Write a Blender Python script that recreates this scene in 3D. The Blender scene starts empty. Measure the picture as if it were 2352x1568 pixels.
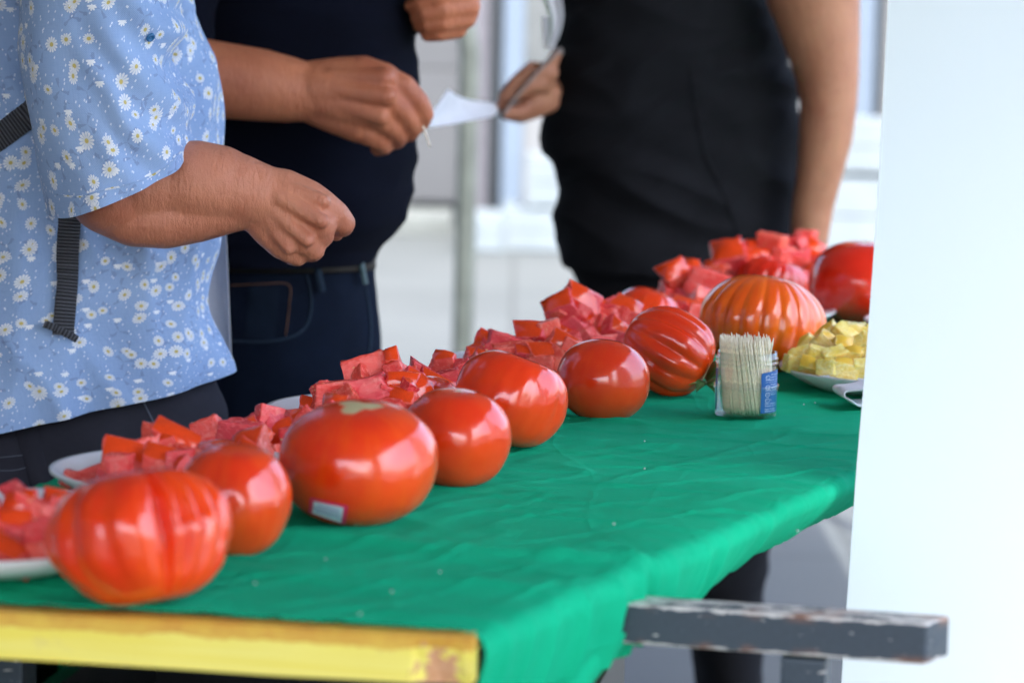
import bpy, bmesh, math, random
import numpy as np
from mathutils import Vector, Matrix, noise
from mathutils.bvhtree import BVHTree

random.seed(7); rng = np.random.default_rng(7)
SC = bpy.context.scene
COL = SC.collection

# ------------------------------------------------------------------ camera
CAM_Z = 1.27; TAB_Z = 0.90
F = 6533.0                                   # focal length in photo pixels (photo 2352 wide here)
cam_d = bpy.data.cameras.new("camera"); cam = bpy.data.objects.new("camera", cam_d); COL.objects.link(cam)
cam_d.lens = 36.0 * F / 2352.0; cam_d.sensor_width = 36.0
cam_d.clip_start = 0.05; cam_d.clip_end = 800.0
cam_d.dof.use_dof = True; cam_d.dof.focus_distance = 2.38; cam_d.dof.aperture_fstop = 6.3
PITCH = math.atan((784 + 20) / F)
cam_R = Matrix.Rotation(math.pi / 2 - PITCH, 3, 'X') @ Matrix.Rotation(0.02, 3, 'Z')
cam.matrix_world = Matrix.Translation((0, 0, CAM_Z)) @ cam_R.to_4x4()
SC.camera = cam

# ------------------------------------------------------------------ world, sun, exposure
SUN_EL = math.radians(58); SUN_DIR = Vector((0.30, -0.95, 0)).normalized() * math.cos(SUN_EL) + Vector((0, 0, math.sin(SUN_EL)))
world = bpy.data.worlds.new("World"); SC.world = world; world.use_nodes = True
wn = world.node_tree; wn.nodes.clear()
wo = wn.nodes.new('ShaderNodeOutputWorld'); wb = wn.nodes.new('ShaderNodeBackground'); ws = wn.nodes.new('ShaderNodeTexSky')
ws.sky_type = 'NISHITA'; ws.sun_disc = False; ws.sun_elevation = SUN_EL
ws.sun_rotation = math.atan2(SUN_DIR.x, SUN_DIR.y)
ws.air_density = 0.9; ws.dust_density = 5.0; ws.ozone_density = 2.0
wb.inputs['Strength'].default_value = 0.15
wn.links.new(ws.outputs[0], wb.inputs['Color']); wn.links.new(wb.outputs[0], wo.inputs['Surface'])
sun_d = bpy.data.lights.new("sun", 'SUN'); sun_d.energy = 2.0; sun_d.angle = math.radians(0.53); sun_d.color = (1.0, 0.95, 0.88)
sun = bpy.data.objects.new("sun", sun_d); COL.objects.link(sun)
sun.rotation_euler = SUN_DIR.to_track_quat('Z', 'Y').to_euler()
SC.view_settings.view_transform = 'Standard'; SC.view_settings.look = 'None'
SC.view_settings.exposure = 2.9; SC.view_settings.gamma = 1.0; SC.view_settings.use_curve_mapping = False
try:
    SC.cycles.use_denoising = True
    SC.cycles.max_bounces = 8; SC.cycles.transparent_max_bounces = 24
    SC.cycles.sample_clamp_indirect = 6.0
except Exception:
    pass

# ------------------------------------------------------------------ measuring helpers
def ray(px, py):
    return (cam_R @ Vector(((px - 1176) / F, -(py - 784) / F, -1.0)))
def U(px, py, Y):                            # the point of the place seen there at depth Y
    d = ray(px, py); t = Y / d.y
    return Vector((d.x * t, d.y * t, CAM_Z + d.z * t))
def PZ(px, py, z=TAB_Z):                     # ... or at height z
    d = ray(px, py); t = (z - CAM_Z) / d.z
    return Vector((d.x * t, d.y * t, z))

# ------------------------------------------------------------------ materials
class NB:
    def __init__(s, name):
        s.m = bpy.data.materials.new(name); s.m.use_nodes = True; s.t = s.m.node_tree; s.n = s.t.nodes; s.l = s.t.links
        s.b = s.n['Principled BSDF']; s.o = s.n['Material Output']
    def set(s, sock, v):
        if v is None: return
        if isinstance(v, bpy.types.NodeSocket): s.l.new(v, sock)
        else:
            if hasattr(sock.default_value, '__len__') and hasattr(v, '__len__') and len(v) == 3 and len(sock.default_value) == 4: v = (*v, 1)
            sock.default_value = v
    def P(s, **k):
        for a, v in k.items(): s.set(s.b.inputs[a.replace('_', ' ')], v)
        return s
    def node(s, typ, **k):
        n = s.n.new(typ)
        for a, v in k.items(): setattr(n, a, v)
        return n
    def math(s, op, a, b=None, c=None, clamp=False):
        n = s.node('ShaderNodeMath', operation=op, use_clamp=clamp)
        s.set(n.inputs[0], a)
        if b is not None: s.set(n.inputs[1], b)
        if c is not None: s.set(n.inputs[2], c)
        return n.outputs[0]
    def vm(s, op, a, b=None, scale=None):
        n = s.node('ShaderNodeVectorMath', operation=op); s.set(n.inputs[0], a)
        if b is not None: s.set(n.inputs[1], b)
        if scale is not None: s.set(n.inputs['Scale'], scale)
        return n.outputs['Value'] if op in ('LENGTH', 'DOT_PRODUCT') else n.outputs[0]
    def coord(s, kind='Object', scale=None):
        o = s.node('ShaderNodeTexCoord').outputs[kind]
        return s.vm('MULTIPLY', o, scale) if scale else o
    def noise(s, vec, scale, detail=3, rough=.5, dist=0, out='Fac', dim='3D'):
        n = s.node('ShaderNodeTexNoise'); n.noise_dimensions = dim; s.set(n.inputs['Vector'], vec); n.inputs['Scale'].default_value = scale
        n.inputs['Detail'].default_value = detail; n.inputs['Roughness'].default_value = rough; n.inputs['Distortion'].default_value = dist
        return n.outputs[out]
    def ramp(s, fac, stops):
        n = s.node('ShaderNodeValToRGB'); e = n.color_ramp.elements
        while len(e) < len(stops): e.new(0.5)
        for i, (p, c) in enumerate(stops):
            e[i].position = p; e[i].color = (*c, 1) if len(c) == 3 else c
        s.l.new(fac, n.inputs[0]); return n.outputs[0]
    def mr(s, v, a, b, c=0, d=1):
        n = s.node('ShaderNodeMapRange'); s.set(n.inputs[0], v)
        for i, q in enumerate((a, b, c, d)): n.inputs[i + 1].default_value = q
        return n.outputs[0]
    def mix(s, fac, a, b, mode='MIX'):
        n = s.node('ShaderNodeMix', data_type='RGBA', blend_type=mode)
        s.set(n.inputs[0], fac); s.set(n.inputs[6], a); s.set(n.inputs[7], b); return n.outputs[2]
    def bump(s, h, strength=.3, dist=.001, prev=None):
        n = s.node('ShaderNodeBump'); s.set(n.inputs['Height'], h); n.inputs['Strength'].default_value = strength; n.inputs['Distance'].default_value = dist
        if prev is not None: s.l.new(prev, n.inputs['Normal'])
        return n.outputs[0]
    def rnd(s): return s.node('ShaderNodeObjectInfo').outputs['Random']

def simple(name, c, r=.5, var=.12, nscale=30, bump=.0, bscale=400, spec=.5, **k):
    b = NB(name); co = b.coord('Object'); n = b.noise(co, nscale, 4)
    c2 = tuple(max(0, x * (1 - var * 2)) for x in c); c1 = tuple(x * (1 + var) for x in c)
    b.P(Base_Color=b.ramp(n, [(.3, c2), (.7, c1)]), Roughness=r, Specular_IOR_Level=spec, **k)
    if bump: b.P(Normal=b.bump(b.noise(co, bscale, 4), bump, .001))
    return b.m

def skin_mat(name, c, r=.42):
    b = NB(name); co = b.coord('Object')
    n = b.noise(co, 14, 4, .6); n2 = b.noise(co, 70, 3, .6)
    col = b.ramp(n, [(.25, tuple(x * y for x, y in zip(c, (.74, .60, .58)))), (.5, c), (.78, tuple(min(1, x * y) for x, y in zip(c, (1.15, 1.22, 1.2))))])
    col = b.mix(b.mr(n2, .62, .75, 0, .35), col, tuple(x * y for x, y in zip(c, (.62, .42, .40))))
    w = b.noise(b.coord('Object', (1, 1, 1)), 90, 6, .7)
    wr = b.noise(b.vm('MULTIPLY', co, (240, 90, 60)), 1.0, 4, .6, .6)
    vv = b.node('ShaderNodeTexVoronoi', feature='DISTANCE_TO_EDGE'); vv.inputs['Scale'].default_value = 1; b.l.new(b.vm('MULTIPLY', co, (420, 200, 260)), vv.inputs['Vector'])
    h = b.math('ADD', b.math('ADD', w, b.math('MULTIPLY', wr, 1.3)), b.math('MULTIPLY', b.mr(vv.outputs[0], 0, .12), .10))
    b.P(Base_Color=col, Roughness=r, Normal=b.bump(h, .7, .0017), Subsurface_Weight=.12, Subsurface_Radius=(.8, .3, .15), Subsurface_Scale=.008, Specular_IOR_Level=.4)
    return b.m

def tomato_mat(name, c, c2, streak=.3, rough=.17):
    b = NB(name); uv = b.coord('UV'); co = b.coord('Object')
    st = b.noise(b.vm('MULTIPLY', uv, (26, 2.2, 1)), 1.0, 4, .6)
    big = b.noise(co, 16, 3, .5)
    col = b.mix(b.mr(big, .38, .68), c, c2)
    col = b.mix(b.math('MULTIPLY', b.mr(st, .45, .75), streak), col, tuple(min(1, x * y) for x, y in zip(c2, (1.05, 2.2, 1.6))))
    sp = b.node('ShaderNodeTexVoronoi'); sp.inputs['Scale'].default_value = 420; b.l.new(co, sp.inputs['Vector'])
    spk = b.math('MULTIPLY', b.math('LESS_THAN', sp.outputs['Distance'], .12), b.math('GREATER_THAN', b.noise(co, 60), .5))
    col = b.mix(b.math('MULTIPLY', spk, .35), col, (.8, .25, .06))
    ag = b.node('ShaderNodeAttribute'); ag.attribute_name = 'scar'
    col = b.mix(ag.outputs['Fac'], col, b.mix(b.noise(co, 130, 4), (.62, .55, .30), (.48, .42, .20)))
    rg = b.math('ADD', b.mr(b.noise(co, 25, 4), .3, .7, rough * .8, rough * 1.35), b.math('MULTIPLY', ag.outputs['Fac'], .4))
    b.P(Base_Color=col, Roughness=rg, Specular_IOR_Level=.75, Subsurface_Weight=.04, Subsurface_Radius=(1, .2, .08), Subsurface_Scale=.012,
        Coat_Weight=.25, Coat_Roughness=.12, Normal=b.bump(b.noise(co, 260, 4), .06, .0006))
    return b.m

def flesh_mat(name, cA, cB, cC):
    b = NB(name); co = b.coord('Object', (.03, .03, .03)); r = b.rnd()
    off = b.vm('ADD', co, b.node('ShaderNodeObjectInfo').outputs['Location'])
    n = b.noise(off, 90, 5, .6, 1.2); st = b.noise(b.vm('MULTIPLY', off, (30, 190, 60)), 1.0, 4, .6, .8)
    col = b.mix(b.mr(n, .35, .68), cA, cB)
    col = b.mix(b.mr(st, .52, .72, 0, .55), col, cC)
    col = b.mix(b.mr(b.noise(off, 26, 2), .6, .72, 0, .45), col, tuple(x * y for x, y in zip(cA, (.85, .55, .35))))
    hsv = b.node('ShaderNodeHueSaturation'); b.l.new(col, hsv.inputs['Color']); b.set(hsv.inputs['Value'], b.mr(r, 0, 1, .92, 1.1)); b.set(hsv.inputs['Hue'], b.mr(r, 0, 1, .492, .506))
    sd = b.node('ShaderNodeTexVoronoi'); sd.inputs['Scale'].default_value = 210; b.l.new(off, sd.inputs['Vector'])
    sdm = b.math('MULTIPLY', b.math('LESS_THAN', sd.outputs['Distance'], .26), b.math('GREATER_THAN', b.noise(off, 55, 2), .63))
    col2 = b.mix(b.math('MULTIPLY', sdm, .75), hsv.outputs[0], (.88, .52, .20))
    h = b.math('ADD', b.math('ADD', b.noise(off, 240, 4, .6), st), b.math('MULTIPLY', sdm, .6))
    b.P(Base_Color=col2, Roughness=b.mr(n, .3, .7, .10, .34), Normal=b.bump(h, .7, .0018), Subsurface_Weight=.25, Subsurface_Radius=(1, .25, .18), Subsurface_Scale=.006, Specular_IOR_Level=.6)
    return b.m

M = {}
M['skin_man'] = skin_mat('tanned_skin', (.56, .215, .125))
M['skin_back'] = skin_mat('ruddy_skin', (.56, .19, .092))
M['skin_woman'] = skin_mat('light_skin', (.43, .185, .105))
M['tom_red'] = tomato_mat('red_tomato_skin', (.74, .032, .003), (.84, .062, .003), .10)
M['tom_orange'] = tomato_mat('orange_tomato_skin', (.84, .092, .003), (.91, .165, .005), .28)
M['tom_deep'] = tomato_mat('deep_red_tomato_skin', (.66, .017, .004), (.76, .034, .004), .06)
M['tom_front'] = tomato_mat('bright_tomato_skin', (.78, .032, .003), (.88, .075, .003), .22)
M['flesh'] = flesh_mat('tomato_flesh', (.81, .055, .045), (.87, .12, .095), (.93, .30, .23))
M['yflesh'] = flesh_mat('yellow_flesh', (.96, .68, .10), (.97, .80, .32), (.97, .86, .54))
M['yskin'] = simple('yellow_skin', (.86, .54, .06), .25, .08)
M['chunk_skin'] = simple('cut_tomato_skin', (.84, .062, .007), .16, .12, 40, spec=.7)
M['seed'] = simple('seed', (.82, .55, .25), .25)
M['leafgreen'] = simple('calyx_green', (.06, .16, .03), .5, .3, 60)
M['plate'] = simple('white_plate', (.80, .81, .82), .22, .02)
M['wood'] = simple('pale_wood', (.97, .85, .64), .55, .12, 300)
M['black'] = simple('black_plastic', (.015, .016, .018), .35)
M['paper'] = simple('white_paper', (.78, .78, .82), .6, .03)
M['greypaper'] = simple('grey_leaflet', (.30, .26, .25), .5, .05)

def cloth_mat(name, c, weave=900, var=.10, rough=.85, bump=.25, sheen=.15, uv=True):
    b = NB(name); u = b.coord('UV') if uv else b.coord('Object')
    x = b.node('ShaderNodeSeparateXYZ'); b.l.new(u, x.inputs[0])
    wx = b.math('SINE', b.math('MULTIPLY', x.outputs[0], weave * 2)); wy = b.math('SINE', b.math('MULTIPLY', x.outputs[1], weave * 2))
    thread = b.noise(b.vm('MULTIPLY', u, (120, 900, 1)), 1, 3)
    n = b.noise(b.coord('Object'), 9, 4, .6)
    col = b.ramp(n, [(.3, tuple(v * (1 - var) for v in c)), (.7, tuple(min(1, v * (1 + var)) for v in c))])
    col = b.mix(b.mr(thread, .35, .7, 0, .14), col, tuple(min(1, v * 1.35 + .01) for v in c))
    b.P(Base_Color=col, Roughness=rough, Specular_IOR_Level=.1, Sheen_Weight=sheen,
        Normal=b.bump(b.math('ADD', b.math('MULTIPLY', wx, wy), b.math('MULTIPLY', b.noise(b.coord('Object'), 60, 4), 2.2)), bump, .0012))
    return b.m
M['green'] = cloth_mat('green_tablecloth', (.005, .40, .20), 1400, .10, .9, .22, .0)
def _creases(m):
    t = m.node_tree; nb = NB.__new__(NB); nb.m = m; nb.t = t; nb.n = t.nodes; nb.l = t.links; nb.b = t.nodes['Principled BSDF']
    old = nb.b.inputs['Normal'].links[0].from_socket; co = nb.coord('Object'); h = 0
    hs = []
    for sc, sd, st in ((5.0, (0, 0, 0), (.6, 4.0, 1)), (6.0, (4, 2, 1), (1.6, .5, 1)), (13.0, (8, 1, 3), (.6, 3.0, 1))):
        n = nb.noise(nb.vm('ADD', nb.vm('MULTIPLY', co, st), sd), sc, 2, .5, .6)
        hs.append(nb.mr(nb.math('ABSOLUTE', nb.math('SUBTRACT', n, .5)), 0, .030, 1, 0))
    h = nb.math('ADD', nb.math('ADD', hs[0], nb.math('MULTIPLY', hs[1], .7)), nb.math('MULTIPLY', hs[2], .5))
    nb.l.new(nb.bump(h, .26, .0018, old), nb.b.inputs['Normal'])
_creases(M['green'])
M['navy'] = cloth_mat('navy_jersey', (.0025, .0035, .009), 1200, .15, 1.0, .2, .0)
M['dress'] = cloth_mat('black_woven_cloth', (.0105, .011, .0135), 900, .18, 1.0, .25, .0)
M['trousers'] = cloth_mat('charcoal_twill', (.034, .034, .046), 1500, .2, .95, .3, .0)
M['denim'] = cloth_mat('dark_denim', (.0055, .010, .022), 1500, .35, .95, .3, .0)
M['denim_mid'] = cloth_mat('denim_panel', (.009, .016, .030), 1500, .35, .95, .3, 0)
M['denim_pale'] = cloth_mat('denim_worn_edge', (.024, .040, .062), 1500, .35, .95, .3, 0)
M['stitch'] = simple('ochre_stitch', (.16, .07, .03), .7)
M['leather'] = simple('dark_belt_leather', (.018, .012, .009), .45, .2, 60, .1)
M['seam'] = simple('pale_seam_thread', (.10, .11, .15), .8)

def webbing():
    b = NB('grey_webbing'); u = b.coord('UV'); x = b.node('ShaderNodeSeparateXYZ'); b.l.new(u, x.inputs[0])
    w = b.math('SINE', b.math('MULTIPLY', x.outputs[1], 2 * math.pi / .0032)); v = b.math('SINE', b.math('MULTIPLY', x.outputs[0], 2 * math.pi / .006))
    h = b.math('MULTIPLY', w, b.math('ADD', b.math('MULTIPLY', v, .25), 1))
    b.P(Base_Color=b.ramp(b.mr(h, -1, 1), [(.2, (.018, .019, .024)), (.9, (.10, .105, .125))]), Roughness=.7, Normal=b.bump(h, .8, .0012))
    return b.m
M['web'] = webbing()

def daisy_mat():
    b = NB('daisy_print_cotton'); uv = b.coord('UV'); wv = b.noise(uv, 40, 3, out='Color')
    base = b.mix(b.mr(b.noise(uv, 12, 4), .3, .7), (.235, .365, .62), (.30, .44, .69))
    thread = b.noise(b.vm('MULTIPLY', uv, (1800, 90, 1)), 1, 2); t2 = b.noise(b.vm('MULTIPLY', uv, (90, 1800, 1)), 1, 2)
    base = b.mix(b.mr(b.math('ADD', thread, t2), .8, 1.25, 0, .30), base, (.42, .53, .77))
    def cells(scale, seed, rand=.85):
        p = b.vm('ADD', uv, (seed * 1.37, seed * .73, 0))
        v = b.node('ShaderNodeTexVoronoi', voronoi_dimensions='2D'); v.inputs['Scale'].default_value = scale; v.inputs['Randomness'].default_value = rand
        b.l.new(p, v.inputs['Vector'])
        d = b.vm('SUBTRACT', p, v.outputs['Position']); x = b.node('ShaderNodeSeparateXYZ'); b.l.new(d, x.inputs[0])
        c = b.node('ShaderNodeSeparateColor'); b.l.new(v.outputs['Color'], c.inputs[0])
        return x.outputs[0], x.outputs[1], b.vm('LENGTH', d), c.outputs
    col = base
    # faint grey-blue sprigs
    for scale, seed in ((30, 5), (34, 6)):
        x, y, r, c = cells(scale, seed)
        a = b.math('ARCTAN2', y, x); ph = b.math('MULTIPLY', c[0], 6.28)
        arm = b.math('POWER', b.math('ABSOLUTE', b.math('COSINE', b.math('ADD', b.math('MULTIPLY', a, 1.5), ph))), 14.0)
        m = b.math('MULTIPLY', b.math('LESS_THAN', r, .009), b.math('GREATER_THAN', b.math('ADD', arm, b.mr(b.noise(uv, 330, 2), .3, .7, -.5, .5)), .55))
        m = b.math('MULTIPLY', m, b.math('GREATER_THAN', c[1], .35))
        col = b.mix(b.math('MULTIPLY', m, .38), col, (.13, .17, .35))
    # small white dashes
    for scale, seed in ((115, 9), (90, 10)):
        x, y, r, c = cells(scale, seed, 1)
        e = b.math('ADD', b.math('ABSOLUTE', x), b.math('MULTIPLY', b.math('ABSOLUTE', b.math('ADD', y, b.math('MULTIPLY', x, .5))), .7))
        m = b.math('MULTIPLY', b.math('LESS_THAN', e, .00085), b.math('GREATER_THAN', c[0], .35))
        col = b.mix(b.math('MULTIPLY', m, .8), col, (.80, .85, .93))
    # half open buds
    x, y, r, c = cells(36, 12, 1)
    a = b.math('ARCTAN2', y, x)
    m = b.math('MULTIPLY', b.math('LESS_THAN', r, b.math('ADD', .0024, b.math('MULTIPLY', b.math('ABSOLUTE', b.math('COSINE', b.math('MULTIPLY', a, 4.5))), .0018))), b.math('GREATER_THAN', c[0], .45))
    m = b.math('MULTIPLY', m, b.math('LESS_THAN', y, .0008))
    col = b.mix(m, col, (.84, .87, .92))
    # open daisies
    for scale, seed, R in ((45, 1, .0074), (41, 3, .0070)):
        x, y, r, c = cells(scale, seed, .95)
        # each flower faces a slightly different way
        tx = b.math('MULTIPLY', c[1], 3.0); ct = b.math('COSINE', tx); st_ = b.math('SINE', tx)
        x2 = b.math('ADD', b.math('MULTIPLY', x, ct), b.math('MULTIPLY', y, st_)); y2 = b.math('MULTIPLY', b.math('SUBTRACT', b.math('MULTIPLY', y, ct), b.math('MULTIPLY', x, st_)), b.mr(c[2], 0, 1, 1.0, 1.5))
        r = b.math('SQRT', b.math('ADD', b.math('MULTIPLY', x2, x2), b.math('MULTIPLY', y2, y2)))
        a = b.math('ADD', b.math('ARCTAN2', y2, x2), b.math('MULTIPLY', c[2], 6.28))
        pet = b.math('ABSOLUTE', b.math('COSINE', b.math('MULTIPLY', a, 6.5)))
        Rr = b.math('MULTIPLY', b.math('ADD', b.math('MULTIPLY', pet, .30), .70), b.math('MULTIPLY', b.math('ADD', b.math('MULTIPLY', c[1], .35), .72), R))
        m = b.math('MULTIPLY', b.math('LESS_THAN', r, Rr), b.math('GREATER_THAN', b.math('ADD', pet, b.mr(r, .0015, .0042, .5, 0)), .28))
        on = b.math('GREATER_THAN', c[0], .42 if seed == 1 else .60)
        col = b.mix(b.math('MULTIPLY', m, on), col, b.mix(b.mr(r, .001, .006), (.62, .66, .72), (.78, .81, .86)))
        col = b.mix(b.math('MULTIPLY', b.math('LESS_THAN', r, R * .25), on), col, (.58, .48, .16))
    x = b.node('ShaderNodeSeparateXYZ'); b.l.new(uv, x.inputs[0])
    wx = b.math('SINE', b.math('MULTIPLY', x.outputs[0], 4200)); wy = b.math('SINE', b.math('MULTIPLY', x.outputs[1], 4200))
    crinkle = b.noise(b.vm('MULTIPLY', uv, (1, .5, 1)), 160, 4, .6, .8)
    b.P(Base_Color=col, Roughness=.85, Specular_IOR_Level=.2, Sheen_Weight=.1,
        Normal=b.bump(b.math('ADD', b.math('MULTIPLY', b.math('MULTIPLY', wx, wy), .3), b.math('MULTIPLY', crinkle, 2.4)), .35, .0014))
    return b.m
M['daisy'] = daisy_mat()

def worn_metal():
    b = NB('worn_slate_paint'); co = b.coord('Object'); x = b.node('ShaderNodeSeparateXYZ'); b.l.new(co, x.inputs[0])
    n = b.noise(b.vm('MULTIPLY', co, (55, 90, 240)), 1, 5, .65); n2 = b.noise(co, 240, 4, .6); n3 = b.noise(b.vm('MULTIPLY', co, (120, 120, 420)), 1, 3)
    edge = b.math('ABSOLUTE', b.math('SUBTRACT', b.math('ABSOLUTE', x.outputs[2]), .0125))      # distance to the long edges
    e = b.mr(edge, .0, .0035, 1, 0)
    ew = b.math('GREATER_THAN', b.math('ADD', b.math('MULTIPLY', e, .42), n), .80)
    sc = b.math('GREATER_THAN', n3, .70)
    base = b.mix(n2, (.022, .034, .050), (.050, .070, .092))
    col = b.mix(b.math('MAXIMUM', ew, b.math('MULTIPLY', sc, .8)), base, b.mix(n2, (.45, .45, .44), (.66, .62, .58)))
    rust = b.math('MULTIPLY', b.mr(b.noise(co, 34, 4), .52, .66), b.mr(edge, .0, .006, 1, 0))
    col = b.mix(b.math('MULTIPLY', rust, .75), col, (.24, .10, .05))
    b.P(Base_Color=col, Roughness=b.mr(n2, .3, .7, .35, .6), Metallic=.15, Normal=b.bump(b.math('ADD', n2, ew), .35, .0006))
    return b.m
M['metal'] = worn_metal()

def yellow_board():
    b = NB('yellow_painted_wood'); co = b.coord('Object'); x = b.node('ShaderNodeSeparateXYZ'); b.l.new(co, x.inputs[0])
    g = b.noise(b.vm('MULTIPLY', co, (4, 60, 130)), 1, 5, .6, .5); n = b.noise(co, 45, 5, .65)
    front = b.mix(b.mr(g, .35, .65), (.84, .70, .09), (.88, .79, .20))
    col = b.mix(b.mr(n, .60, .78, 0, .5), front, (.62, .50, .22))
    top = b.math('GREATER_THAN', x.outputs[2], .0085)
    top = b.math('MAXIMUM', top, b.math('GREATER_THAN', b.math('ADD', x.outputs[2], b.math('MULTIPLY', n, .012)), .0125))
    col = b.mix(top, col, b.mix(b.mr(n, .35, .7), (.62, .30, .035), (.75, .50, .06)))
    # broken corner: bare orange wood near the free end
    d = b.vm('LENGTH', b.vm('MULTIPLY', b.vm('SUBTRACT', co, (-.020, 0, -.010)), (1.0, .25, .8)))
    chip = b.math('LESS_THAN', b.math('ADD', d, b.mr(b.noise(co, 120, 4), .3, .7, -.010, .010)), .012)
    col = b.mix(chip, col, b.mix(b.noise(co, 260, 4), (.55, .22, .04), (.72, .45, .30)))
    b.P(Base_Color=col, Roughness=.55, Normal=b.bump(b.math('SUBTRACT', g, b.math('MULTIPLY', chip, 2.)), .3, .0012))
    return b.m
M['yboard'] = yellow_board()

def panel_mat():
    b = NB('white_tent_fabric'); co = b.coord('Object')
    n = b.noise(co, 3, 3)
    tr = b.node('ShaderNodeBsdfTranslucent'); tr.inputs[0].default_value = (.80, .86, .88, 1)
    b.P(Base_Color=b.mix(n, (.78, .89, .92), (.82, .91, .93)), Roughness=.5)
    mx = b.node('ShaderNodeMixShader'); mx.inputs[0].default_value = .12
    b.l.new(b.b.outputs[0], mx.inputs[1]); b.l.new(tr.outputs[0], mx.inputs[2]); b.l.new(mx.outputs[0], b.o.inputs['Surface'])
    return b.m
M['panel'] = panel_mat()

def clear_plastic():
    b = NB('clear_plastic'); b.n.remove(b.b)
    g = b.node('ShaderNodeBsdfGlossy'); g.inputs['Roughness'].default_value = .05; g.inputs[0].default_value = (1, 1, 1, 1)
    t = b.node('ShaderNodeBsdfTransparent'); t.inputs[0].default_value = (.996, .992, .988, 1)
    lw = b.node('ShaderNodeLayerWeight'); lw.inputs[0].default_value = .5
    class f: outputs = [b.math('ADD', .05, b.math('MULTIPLY', b.math('POWER', lw.outputs['Facing'], 3.0), .6))]
    mx = b.node('ShaderNodeMixShader'); b.l.new(f.outputs[0], mx.inputs[0]); b.l.new(t.outputs[0], mx.inputs[1]); b.l.new(g.outputs[0], mx.inputs[2])
    b.l.new(mx.outputs[0], b.o.inputs['Surface']); return b.m
M['clear'] = clear_plastic()
M['label_blue'] = simple('blue_label', (.025, .13, .42), .35, .05)
M['ink_white'] = simple('white_ink', (.72, .80, .92), .5, .0)
M['galv'] = simple('galvanised_tube', (.065, .078, .072), .45, .12, 20, Metallic=.25)
M['stkred'] = simple('sticker_red_border', (.75, .02, .12), .45, .02)
M['stkpaper'] = simple('sticker_paper', (.66, .76, .88), .45, .02)
M['inkblue'] = simple('blue_ink', (.16, .22, .55), .6)

# ------------------------------------------------------------------ object helpers
def link(o, parent=None):
    COL.objects.link(o)
    if parent is not None: o.parent = parent
    return o
def mesh_obj(name, me, mats, parent=None, smooth=True):
    o = bpy.data.objects.new(name, me)
    for m in (mats if isinstance(mats, (list, tuple)) else [mats]):
        if len(me.materials) < (len(mats) if isinstance(mats, (list, tuple)) else 1): me.materials.append(m)
    if smooth: me.polygons.foreach_set('use_smooth', [True] * len(me.polygons))
    return link(o, parent)
def tag(o, label=None, cat=None, group=None, kind=None):
    if label: o['label'] = label
    if cat: o['category'] = cat
    if group: o['group'] = group
    if kind: o['kind'] = kind
    return o
def empty(name, loc=(0, 0, 0), **k):
    o = bpy.data.objects.new(name, None); o.empty_display_size = .05; o.location = loc; COL.objects.link(o); return tag(o, **k)
def recentre(o, p):                          # put the object's origin at p, mesh unmoved
    p = Vector(p); o.data.transform(Matrix.Translation(-p)); o.location = p; return o
def grid_mesh(name, V, uvs=None, closed_u=False, flip=False):
    """V: (nv, nu, 3) array."""
    nv, nu, _ = V.shape; me = bpy.data.meshes.new(name)
    faces = []; fuv = []
    NU = nu if closed_u else nu - 1
    for j in range(nv - 1):
        for i in range(NU):
            i2 = (i + 1) % nu
            q = (j * nu + i, j * nu + i2, (j + 1) * nu + i2, (j + 1) * nu + i)
            uvq = ((j, i), (j, i + 1), (j + 1, i + 1), (j + 1, i))
            if flip: q = q[::-1]; uvq = uvq[::-1]
            faces.append(q); fuv.extend(uvq)
    me.from_pydata(V.reshape(-1, 3).tolist(), [], faces)
    if uvs is not None:                       # uvs: (nv, nu(+1 if closed), 2)
        l = me.uv_layers.new(name='UVMap')
        idx = np.array(fuv); l.data.foreach_set('uv', uvs[idx[:, 0], idx[:, 1]].astype(np.float32).ravel())
    me.update(); return me
def bm_mesh(name, bm):
    me = bpy.data.meshes.new(name); bm.to_mesh(me); bm.free(); return me
def add_box(bm, c, s, R=None):
    M4 = Matrix.Translation(c) @ (R.to_4x4() if R is not None else Matrix()) @ Matrix.Diagonal((*s, 1))
    return bmesh.ops.create_cube(bm, size=1, matrix=M4)['verts']
def box_obj(name, c, s, mat, parent=None, R=None, bev=.0015):
    bm = bmesh.new(); bmesh.ops.create_cube(bm, size=1, matrix=Matrix.Diagonal((*s, 1)))
    if bev: bmesh.ops.bevel(bm, geom=bm.edges[:], offset=bev, segments=2, affect='EDGES', profile=.7)
    o = mesh_obj(name, bm_mesh(name, bm), mat, None, smooth=False)
    o.matrix_world = Matrix.Translation(c) @ (R.to_4x4() if R is not None else Matrix())
    if parent is not None: o.parent = parent; o.matrix_parent_inverse = Matrix.Translation(-Vector(parent.location))
    return o
def lathe(name, prof, n=48):
    prof = np.array(prof, float); a = np.linspace(0, 2 * np.pi, n, endpoint=False)
    V = np.zeros((len(prof), n, 3)); V[..., 0] = prof[:, 0:1] * np.cos(a); V[..., 1] = prof[:, 0:1] * np.sin(a); V[..., 2] = prof[:, 1:2]
    return grid_mesh(name, V, closed_u=True)
def tube_bm(bm, pts, rad, n=10):
    pts = [Vector(p) for p in pts]; rings = []
    for i, p in enumerate(pts):
        t = (pts[min(i + 1, len(pts) - 1)] - pts[max(i - 1, 0)]).normalized()
        a = t.orthogonal().normalized() if i == 0 else (prev - t * prev.dot(t)).normalized()
        prev = a; b2 = t.cross(a); r = rad[i] if hasattr(rad, '__len__') else rad
        rings.append([bm.verts.new(p + a * math.cos(k * 2 * math.pi / n) * r + b2 * math.sin(k * 2 * math.pi / n) * r) for k in range(n)])
    for i in range(len(rings) - 1):
        for k in range(n): bm.faces.new((rings[i][k], rings[i][(k + 1) % n], rings[i + 1][(k + 1) % n], rings[i + 1][k]))
    bm.faces.new(rings[0][::-1]); bm.faces.new(rings[-1])
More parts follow.
